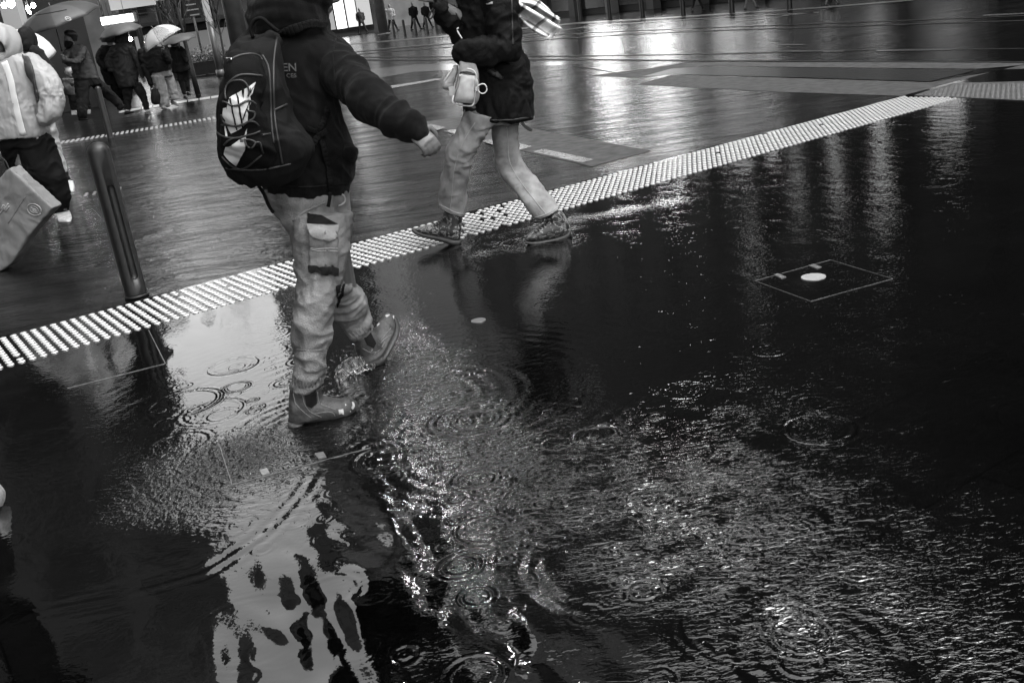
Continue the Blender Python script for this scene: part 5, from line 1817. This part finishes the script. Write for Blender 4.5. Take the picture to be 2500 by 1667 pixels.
q = thing('tote_bag', at(378, 240, 23.6), 'round dark bag carried low beside the pale wide trousers', 'bag')
s_ = Sil()
s_.rows([((372, 216), (386, 216), 23.6, .05), ((368, 232), (392, 232), 23.6, .10), ((370, 250), (392, 250), 23.6, .10), ((376, 256), (388, 256), 23.6, .05)], sub=3)
cloth('bag_body', s_, cmat(.014), q, .016, 2, soft=.006)
MB().tube([at(x, y, 23.6) for x, y in [(374, 218), (370, 206), (380, 205), (386, 218)]], .012, 6).build('bag_handle', cmat(.014), q)
figure((456, 240), 26.5, 'person in black coat and slim black trousers under the small grey umbrella', (424, 108),
       [('coat', .010, [[((412, 116), (444, 114), 26.5, .14), ((410, 128), (450, 124), 26.5, .17), ((416, 150), (456, 146), 26.5, .17), ((424, 180), (466, 170), 26.5, .17)]], [[(446, 125, 26.4, .07), (456, 150, 26.3, .06)]]),
        ('trousers', .010, [[((430, 176), (448, 174), 26.5, .09), ((438, 205), (450, 204), 26.5, .065), ((446, 232), (455, 232), 26.5, .05)], [((444, 174), (460, 172), 26.6, .09), ((450, 200), (462, 200), 26.6, .065), ((455, 224), (464, 224), 26.6, .05)]], []),
        ('shoe', .012, [shoe_rows(448, 242, 458, 243, 26.5)], []), ('shoe', .012, [shoe_rows(456, 233, 467, 234, 26.6)], [])], hair=[((414, 110), (438, 108), 26.5, .10), ((416, 98), (436, 97), 26.5, .09)], look=(0, 1, 0))
umbrella('small grey umbrella behind the clear domed umbrella', (432, 85), .46, 26.4, G1, tilt=(-.1, -.1), handle=(440, 126), sag=.34)

# pale trainer just entering at the left edge
q = Sil()
q.rows(shoe_rows(-34, 1240, 6, 1236, 3.03, .045), sub=3)
root = thing('person', G(-30, 1240), 'walker leaving the frame at the left edge, only a pale trainer toe in view', 'person')
cloth('shoe', q, SNK, root, .006, 2, soft=.001)
q = Sil()
a = at(-34, 1205, 3.03)
q.tube([a + np.array([-.03, 0, 0]), a + np.array([-.06, 0, .35]), a + np.array([-.02, 0, .78])], [.055, .075, .095], 14, sub=3)
cloth('trousers', q, cmat(.012), root, .012, 2, soft=.004)
q = Sil()
q.tube([a + np.array([-.03, 0, -.02]), a + np.array([-.06, 0, .35]), a + np.array([-.03, 0, .8]), a + np.array([-.1, 0, 1.2])], [.04, .05, .07, .14], 14, sub=3)
cloth('body', q, SKIN_D, root, .012, 1, soft=0)
q = Sil()
q.tube([a + np.array([-.04, 0, .7]), a + np.array([-.06, 0, 1.0]), a + np.array([-.1, 0, 1.3])], [.15, .17, .18], 14, sub=3)
cloth('coat', q, cmat(.012), root, .014, 2, soft=.004)

# ---- people across the road
def far_walker(x, yf, hpx, label, coat, legs, arm=False, group='people across the road', light=None, legpose=0.2):
    f = G(x, yf)
    Y = f[1]
    s = hpx / 1.72
    root = thing('person', f, label, 'person', group)
    S = hpx * Y * .95 / 2431 / 1.72
    c = f
    lean = 0
    P = lambda dx, z, dy=0: c + np.array([dx * S, dy * S, z * S])
    b = Sil()
    b.tube([P(0, .8), P(0, 1.3), P(0, 1.48)], [(.13, .09), (.17, .1), (.06, .06)], 12, hint=(1, 0, 0), sub=2)
    head_bm(b, P(0, 1.6), (.3, -.9, 0), s=S * 1.0)
    for sx in (-1, 1):
        b.tube([P(.09 * sx, .85), P(.10 * sx + legpose * sx * .4, .45), P(.10 * sx + legpose * sx, .06)], [.085 * S, .06 * S, .045 * S], 10)
        b.tube([P(.2 * sx, 1.35), P(.26 * sx, 1.08), P(.2 * sx, .85, -.1)] if not (arm and sx < 0) else [P(-.2, 1.35), P(-.42, 1.3, -.1), P(-.3, 1.55, -.15)], [.05 * S, .04 * S, .03 * S], 10)
    cloth('body', b, light or SKIN_D, root, .025, 1, soft=0)
    q = Sil()
    q.tube([P(0, .72), P(0, .95), P(0, 1.2), P(0, 1.36), P(0, 1.46)], [(.2 * S, .13 * S), (.18 * S, .13 * S), (.21 * S, .14 * S), (.2 * S, .12 * S), (.08 * S, .07 * S)], 14, hint=(1, 0, 0), sub=3)
    for sx in (-1, 1):
        q.tube([P(.19 * sx, 1.38), P(.26 * sx, 1.1), P(.22 * sx, .9, -.08)] if not (arm and sx < 0) else [P(-.19, 1.38), P(-.42, 1.3, -.1), P(-.33, 1.48, -.14)], [.075 * S, .065 * S, .055 * S], 10, sub=2)
    cloth('coat', q, cmat(coat), root, .03, 2, soft=.012)
    q = Sil()
    for sx in (-1, 1):
        q.tube([P(.08 * sx, .86), P(.10 * sx + legpose * sx * .4, .46), P(.10 * sx + legpose * sx, .1)], [.10 * S, .075 * S, .06 * S], 10, sub=2)
    cloth('trousers', q, cmat(legs), root, .03, 2, soft=.008)
    for sx in (-1, 1):
        q = Sil()
        q.ell(P(.10 * sx + legpose * sx + .04, .045, -.04), (.12 * S, .06 * S, .045 * S))
        cloth('shoe', q, cmat(.03), root, .02, 1, soft=0)
    return root


far_walker(960, 77, 64, 'far pedestrian in white top with one arm raised, beside the pale pole', .42, .02, arm=True)
far_walker(1016, 74, 66, 'far pedestrian in black coat standing among the kerb bollards left of the parka walker', .012, .012)
far_walker(1045, 70, 62, 'far pedestrian in dark coat with pale bag nearest the raised arm of the parka walker', .02, .02)
far_walker(887, 84, 62, 'far pedestrian in plain grey coat left of the pale pole', .06, .03)
far_walker(857, 78, 40, 'distant pedestrian silhouetted against the bright shop, right of the pair', .01, .01)
far_walker(846, 80, 42, 'distant pedestrian silhouetted against the bright shop, left of the pair', .012, .012)
for x, yf, lab, sh in [(1703, 30, 'pedestrian with pale bare ankles walking beyond the kerb, cut off by the top edge', .02), (1832, 24, 'pedestrian in pale trousers walking beyond the kerb left of the last bollard', .25), (2030, 14, 'pedestrian in white trainers at the far right end of the kerb', .3)]:
    far_walker(x, yf, 75, lab, .015, sh, light=SKIN, legpose=.24)
# ================================================================== STREET FURNITURE AND LIGHTS BEHIND
def pole(p, r, h, label, m, name='pole', cat='pole', Y=None):
    r1 = group = None
    b = G(*p) if Y is None else np.array([at(p[0], p[1], Y)[0], Y, 0.0])
    root = thing(name, b, label, cat, group)
    MB().tube([tuple(b), (b[0], b[1], h)], [r, r1 or r], 18).build('shaft', m, root)
    MB().tube([(b[0], b[1], 0), (b[0], b[1], .12)], [r * 1.35, r * 1.25], 18).build('base', m, root)
    return root, b


GREY = mat('wet_grey_paint', .05, .3, var=.25, vscale=3)
PALEG = mat('pale_grey_paint', .075, .35, var=.2, vscale=3)
DARKP = mat('black_iron_paint', .015, .4)
# banded pole: lit upper sleeve
bp = G(541, 187)
root = thing('light_pole', bp, 'tall grey pole with bright lit upper sleeve beside the planter', 'lamp post')
zz = at(500, 55, bp[1])[2]
MB().tube([tuple(bp), (bp[0], bp[1], zz)], .135, 20).build('shaft', PALEG, root)
MB().tube([(bp[0], bp[1], zz), (bp[0], bp[1], 7.5)], .12, 20).build('lit_sleeve', mat('lit_sleeve', .3, .4, emit=.06), root)
MB().tube([(bp[0], bp[1], 0), (bp[0], bp[1], .25)], .17, 20).build('base', PALEG, root)
# wide pale column behind the hood of the near walker
root, b = pole((570, 30), .36, 9.5, 'thick round pale grey column behind the shoulder of the near walker', PALEG, 'column', 'column', Y=40)
MB().tube([(b[0], b[1], 9.5), (b[0], b[1], 9.8)], .45, 20).build('cap', PALEG, root)
root, b = pole((938, 86), .36, 9, 'pale pole rising at the far kerb in front of the dark shops', PALEG)
root, b = pole((420, 60), .13, 9, 'plain grey pole above the clear umbrella', PALEG, Y=42)
root, b = pole((343, 80), .06, 8, 'thin pale post between the plain and the clear umbrellas', GREY, Y=36)
root, b = pole((330, 50), .045, 8, 'thinnest pale post right of the lit sign', GREY, Y=34)
root, b = pole((388, 40), .08, 8, 'slender grey post behind the clear umbrella', GREY, Y=44)
# bare young trees
BARK = mat('wet_dark_bark', .012, .5, bump=.01, bscale=30)
def tree(px, h, label, seed, r=.055):
    b = G(*px)
    rs = random.Random(seed)
    root = thing('bare_tree', b, label, 'tree')
    t = MB()
    pts = [b]
    d = np.array([0, 0, 1.])
    for i in range(7):
        pts.append(pts[-1] + (d + np.array([rs.uniform(-.05, .05), rs.uniform(-.05, .05), 0])) * h / 7)
    t.tube(pts, [r * (1 - .1 * i) for i in range(8)], 9)
    t.build('trunk', BARK, root)
    br = MB()
    for i in range(2, 8):
        for k in range(5):
            a = rs.uniform(0, 2 * PI)
            q = [pts[i]]
            dd = np.array([math.cos(a) * .55, math.sin(a) * .55, .8])
            for s in range(5):
                q.append(q[-1] + dd * (.34 - .03 * s))
                dd = dd + np.array([rs.uniform(-.25, .25), rs.uniform(-.25, .25), rs.uniform(-.05, .2)])
            br.tube(q, [r * .34, r * .28, r * .2, r * .14, r * .1, r * .05], 5, caps=False)
            for s in range(1, 5):
                a2 = rs.uniform(0, 2 * PI)
                e = q[s] + np.array([math.cos(a2) * .25, math.sin(a2) * .25, .28])
                e2 = e + np.array([math.cos(a2 + .5) * .18, math.sin(a2 + .5) * .18, .2])
                br.tube([q[s], e, e2], [r * .14, r * .09, r * .04], 4, caps=False)
    br.build('crown', BARK, root)
    return root
tree((484, 232), 5.2, 'bare thin tree with a dark trunk rising just left of the banded pole', 3, .075)
tree((558, 190), 5.0, 'bare sapling between the banded pole and the thick column', 5, .045)
tree((415, 160), 5.6, 'bare tree whose twigs show behind the grey pole', 8, .06)
# planter with wet shrubs
PLB = mat('dark_planter_box', .018, .4, var=.3)
c = G(500, 184)
pr = thing('planter', c, 'long dark planter box with low wet shrubs at the foot of the banded pole', 'planter')
MB().box((c[0] - .3, c[1] + .4, .28), (2.4, .7, .52), -.1).build('box', PLB, pr)
rs = random.Random(2)
lf = MB()
for i in range(1500):
    a = rs.uniform(-1.25, 1.25)
    p = np.array([c[0] - .3 + a, c[1] + .4 + rs.uniform(-.4, .4), .55 + abs(rs.gauss(0, .26))])
    u = np.array([rs.uniform(-1, 1), rs.uniform(-1, 1), rs.uniform(-1, 1)])
    u /= np.linalg.norm(u)
    v_ = np.cross(u, (rs.uniform(-1, 1), rs.uniform(-1, 1), 1))
    v_ /= np.linalg.norm(v_) + 1e-6
    s = .03 + rs.random() * .03
    lf.add([p - u * s, p + v_ * s * .5, p + u * s, p - v_ * s * .5], [(0, 1, 2, 3)])
lf.build('foliage', mat('wet_leaf', .10, .3, var=.5, vscale=5), pr)
# menu sign
sp_ = np.array([at(468, 20, 45)[0], 45, 0.0])
root = thing('street_sign', sp_, 'dark vertical sign board with rows of pale lines behind the bare tree', 'sign')
cs_ = at(470, 14, sp_[1])
MB().box((cs_[0], cs_[1], cs_[2] + .5), (.75, .08, 1.9)).build('board', mat('sign_board_black', .02, .4), root)
MB().tube([tuple(sp_), (sp_[0], sp_[1], cs_[2] - .4)], .05, 8).build('post', DARKP, root)
for i in range(9):
    MB().box((cs_[0] - .05 + .04 * (i % 3), cs_[1] - .045, cs_[2] + 1.3 - i * .21), (.42 + .08 * (i % 2), .012, .05)).build('text_line', mat('pale_sign_print', .28, .5), root)
# far end of the street: pale parasols, low kiosks, shop light
def kiosk(px, w_, h, v, label, em=0.0, Y=60):
    b = np.array([at(px[0], px[1], Y)[0], Y, 0.0])
    root = thing('kiosk', b, label, 'kiosk')
    MB().box((b[0], b[1], h / 2), (w_, 2.4, h)).build('wall', dk(v), root)
    MB().box((b[0], b[1] - .2, h + .1), (w_ + .5, 3.0, .2)).build('roof', dk(min(v * 1.6, .3)), root)
    f_ = MB().box((b[0], b[1] - 1.23, h * .55), (w_ * .8, .06, h * .6)).build('window_frame', dk(v * .5), root)
    MB().box((b[0], b[1] - 1.27, h * .55), (w_ * .74, .03, h * .52)).build('pane', lit(em) if em else GLASS, f_)
    return root
kiosk((520, 98), 4.0, 2.3, .05, 'low grey kiosk behind the banded pole', .02, 58)
kiosk((395, 112), 3.2, 2.6, .035, 'dark kiosk behind the clear umbrella', .03, 66)
kiosk((455, 92), 5.0, 2.4, .12, 'pale low pavilion at the far end of the street', .05, 76)
# bright shop at the end of the street, right of the hood
b = polar(-6.35, 96)
root = thing('lit_shop', b, 'brightly lit glass shop front at the far end of the street beside the hood', 'shop')
MB().box((b[0], b[1] + 2, 4), (5.0, 3.5, 8.0)).build('wall', dk(.12), root)
for i, (dx, w_, e_) in enumerate([(-1.75, .9, .06), (-.7, .9, .5), (.35, .9, .16), (1.5, 1.2, .09)]):
    f_ = MB().box((b[0] + dx, b[1] + .2, 2.7), (w_ + .16, .12, 4.6)).build('window_frame', dk(.03), root)
    MB().box((b[0] + dx, b[1] + .1, 2.8), (w_, .08, 4.2)).build('pane', lit(e_), f_)
# corner pier of the corner building, pylon and festoon bulbs at the far left
c = G(190, 262)
pi_ = thing('stone_pier', (c[0], c[1] + 3.5, 0), 'massive dark stone pier behind the golf umbrella', 'pier')
xl, xr = at(118, 200, c[1] + 3.5)[0], at(243, 60, c[1] + 3.5)[0]
STN = mat('dark_rusticated_stone', .035, .45, var=.35, vscale=2.5, bump=.02, bscale=7)
MB().box(((xl + xr) / 2, c[1] + 3.5 + .8, 4.0), (xr - xl, 1.6, 8.0)).build('shaft', STN, pi_)
MB().box(((xl + xr) / 2, c[1] + 3.5 + .75, .25), (xr - xl + .2, 1.8, .5)).build('plinth', STN, pi_)
for z in (1.6, 3.2, 4.8):
    MB().box(((xl + xr) / 2, c[1] + 3.5 - .012, z), (xr - xl - .04, .03, .035)).build('joint', mat('joint_shadow_stone', .012, .8), pi_)
b = G(95, 285)
py = thing('pylon', (at(32, 60, 26)[0], 26, 0), 'pale illuminated pylon behind the white hood', 'pylon')
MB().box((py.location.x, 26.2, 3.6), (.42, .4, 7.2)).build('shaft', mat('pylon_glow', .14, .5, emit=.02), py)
MB().box((py.location.x, 26.2, .12), (.7, .6, .24)).build('base', GREY, py)
bk = thing('shop_interior_wall', (at(60, 40, 34)[0], 34, 0), 'grey arcade wall behind the festoon bulbs', 'wall')
MB().box((at(50, 40, 34)[0] - 2, 34.2, 3.5), (9.0, .4, 7.0)).build('wall_panel', mat('arcade_wall_glow', .06, .7, var=.5, vscale=1.4, emit=.006), bk)  # faint glow put into the wall itself for the arcade's light
BULB = mat('bulb_glow', .8, .4, emit=14)
for i, (x, y, r_, lab) in enumerate([(10, 14, .055, 'left of the biggest bulb'), (26, 9, .085, 'the biggest and brightest'), (68, 21, .05, 'just left of the golf umbrella crown'), (81, 14, .05, 'touching the dark pier'), (73, 31, .03, 'the smallest, lowest one')]):
    p = at(x, y, 24.5)
    q = thing('festoon_bulb', p, 'glowing festoon bulb above the white hood, ' + lab, 'bulb', 'festoon bulbs at the upper left')
    MB().ell(p, (r_, r_, r_ * 1.15)).build('glass', BULB, q)
    MB().tube([p + np.array([0, 0, r_]), p + np.array([0, 0, r_ + .1])], .03, 8).build('socket', DARKP, q)
    MB().tube([p + np.array([0, 0, r_ + .1]), p + np.array([0, 0, 1.6])], .006, 5).build('cable', DARKP, q)
# awning with lit sign
Ya = 27.5
aw = thing('awning', at(310, 10, Ya), 'lit ceiling of a shop awning above the bright sign box', 'awning')
p0, p1 = at(262, -4, Ya), at(392, -14, Ya)
p2, p3 = at(270, 18, Ya), at(380, 4, Ya)
V = [p0 + np.array([0, .0, 0]), p1, p1 + np.array([0, 3, .0]), p0 + np.array([0, 3, 0])]
xx0, xx1 = at(268, 10, Ya)[0], at(378, 2, Ya)[0]
zc = at(320, 10, Ya)[2]
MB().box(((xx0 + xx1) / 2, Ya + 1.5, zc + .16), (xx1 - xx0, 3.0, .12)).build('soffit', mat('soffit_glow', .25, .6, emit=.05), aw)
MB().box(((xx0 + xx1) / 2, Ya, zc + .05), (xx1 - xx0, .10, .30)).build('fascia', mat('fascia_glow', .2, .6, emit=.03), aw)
for i in range(3):
    MB().box(((xx0 + xx1) / 2, Ya + .4 + i * .5, zc - .02 - i * .10), (xx1 - xx0 - .3, .06, .03)).build('slat', DARKP, aw)
MB().box((xx0 + .05, Ya + .1, zc - 1.0), (.12, .2, 2.4)).build('bracket', DARKP, aw)
sg = thing('sign_box', at(285, 50, Ya), 'bright white rectangular sign box hanging under the awning', 'sign')
s0, s1 = at(247, 52, Ya), at(324, 44, Ya)
cc = (s0 + s1) / 2
hh = abs(at(285, 38, Ya)[2] - at(285, 56, Ya)[2])
MB().box((cc[0], Ya + .15, cc[2]), (s1[0] - s0[0] + .06, .22, hh + .05)).build('case', mat('sign_case', .1, .4), sg)
MB().box((cc[0], Ya + .02, cc[2]), (s1[0] - s0[0], .05, hh)).build('lit_face', mat('sign_face_glow', .9, .5, emit=1.5), sg)
MB().tube([(s0[0] + .05, Ya + .1, cc[2] + hh / 2), (s0[0] + .05, Ya + .1, zc + .3)], .03, 6).build('hanger', DARKP, sg)
for x, y in ((276, 84), (318, 96)):
    p = at(x, y, 27)
    q = thing('shop_lamp', p, 'small glaring shop lamp %s the hooded head' % ('left of' if x < 300 else 'right of'), 'lamp')
    MB().ell(p, (.09 if x < 300 else .045, .05, .05)).build('glass', BULB, q)
    MB().tube([p, p + np.array([0, .02, 1.2])], .008, 5).build('cable', DARKP, q)
# street lamp beyond the gap whose light glitters in the ripples
for az, el, dist, r_, lab in ((-6.2, 19.5, 34, .22, 'tall street lamp at the end of the gap, above the frame'), (-3.2, 25.5, 26, .13, 'second tall street lamp nearer the viewer, above the frame')):
    hgt = CH + dist * math.tan(R(el))
    p = polar(-9.9 if az < -5 else .4, dist)
    q = thing('street_lamp', p, lab, 'street lamp')
    tip = polar(az, dist, hgt)
    MB().tube([p, p + np.array([0, 0, hgt * .6]), p + np.array([0, 0, hgt + .3])], [.085, .07, .05], 12).build('mast', DARKP, q)
    MB().tube([p + np.array([0, 0, hgt + .3]), tip + np.array([0, 0, .12])], [.04, .03], 8).build('arm', DARKP, q)
    MB().ell(tip, (r_, r_, r_ * .55)).build('lamp_glass', mat('street_lamp_glow', .8, .4, emit=60), q)
# splash thrown up by the trailing boot
WAT = mat('splash_water', .9, .05, trans=1.0, ior=1.33)
sp = thing('splash', G(850, 905), 'sheet of splashed water and drops behind the lifted boot of the near walker', 'splash')
q = Sil()
rs = random.Random(5)
q.tube([at(x, y, 3.80) for x, y in [(828, 932), (836, 908), (852, 893), (870, 884), (888, 879)]], [(.006, .020), (.007, .026), (.008, .028), (.007, .024), (.006, .015)], 10, hint=(0, 1, 0), sub=3)
q.tube([at(x, y, 3.82) for x, y in [(868, 910), (884, 900), (902, 896), (916, 892)]], [.006, .010, .011, .006], 8, sub=3)
me_o = cloth('water_sheet', q, WAT, sp, .004, 1, [([at(830, 930, 3.8), at(888, 880, 3.8)], .006, 70, 30, 3)], soft=.003)
for i in range(46):
    x, y = rs.uniform(820, 945), rs.uniform(850, 935)
    r_ = rs.uniform(.0012, .0035)
    MB().ell(at(x, y, 3.78 + rs.uniform(-.05, .1)), (r_, r_, r_ * 1.4), 8, 6).build('droplet', WAT, sp)
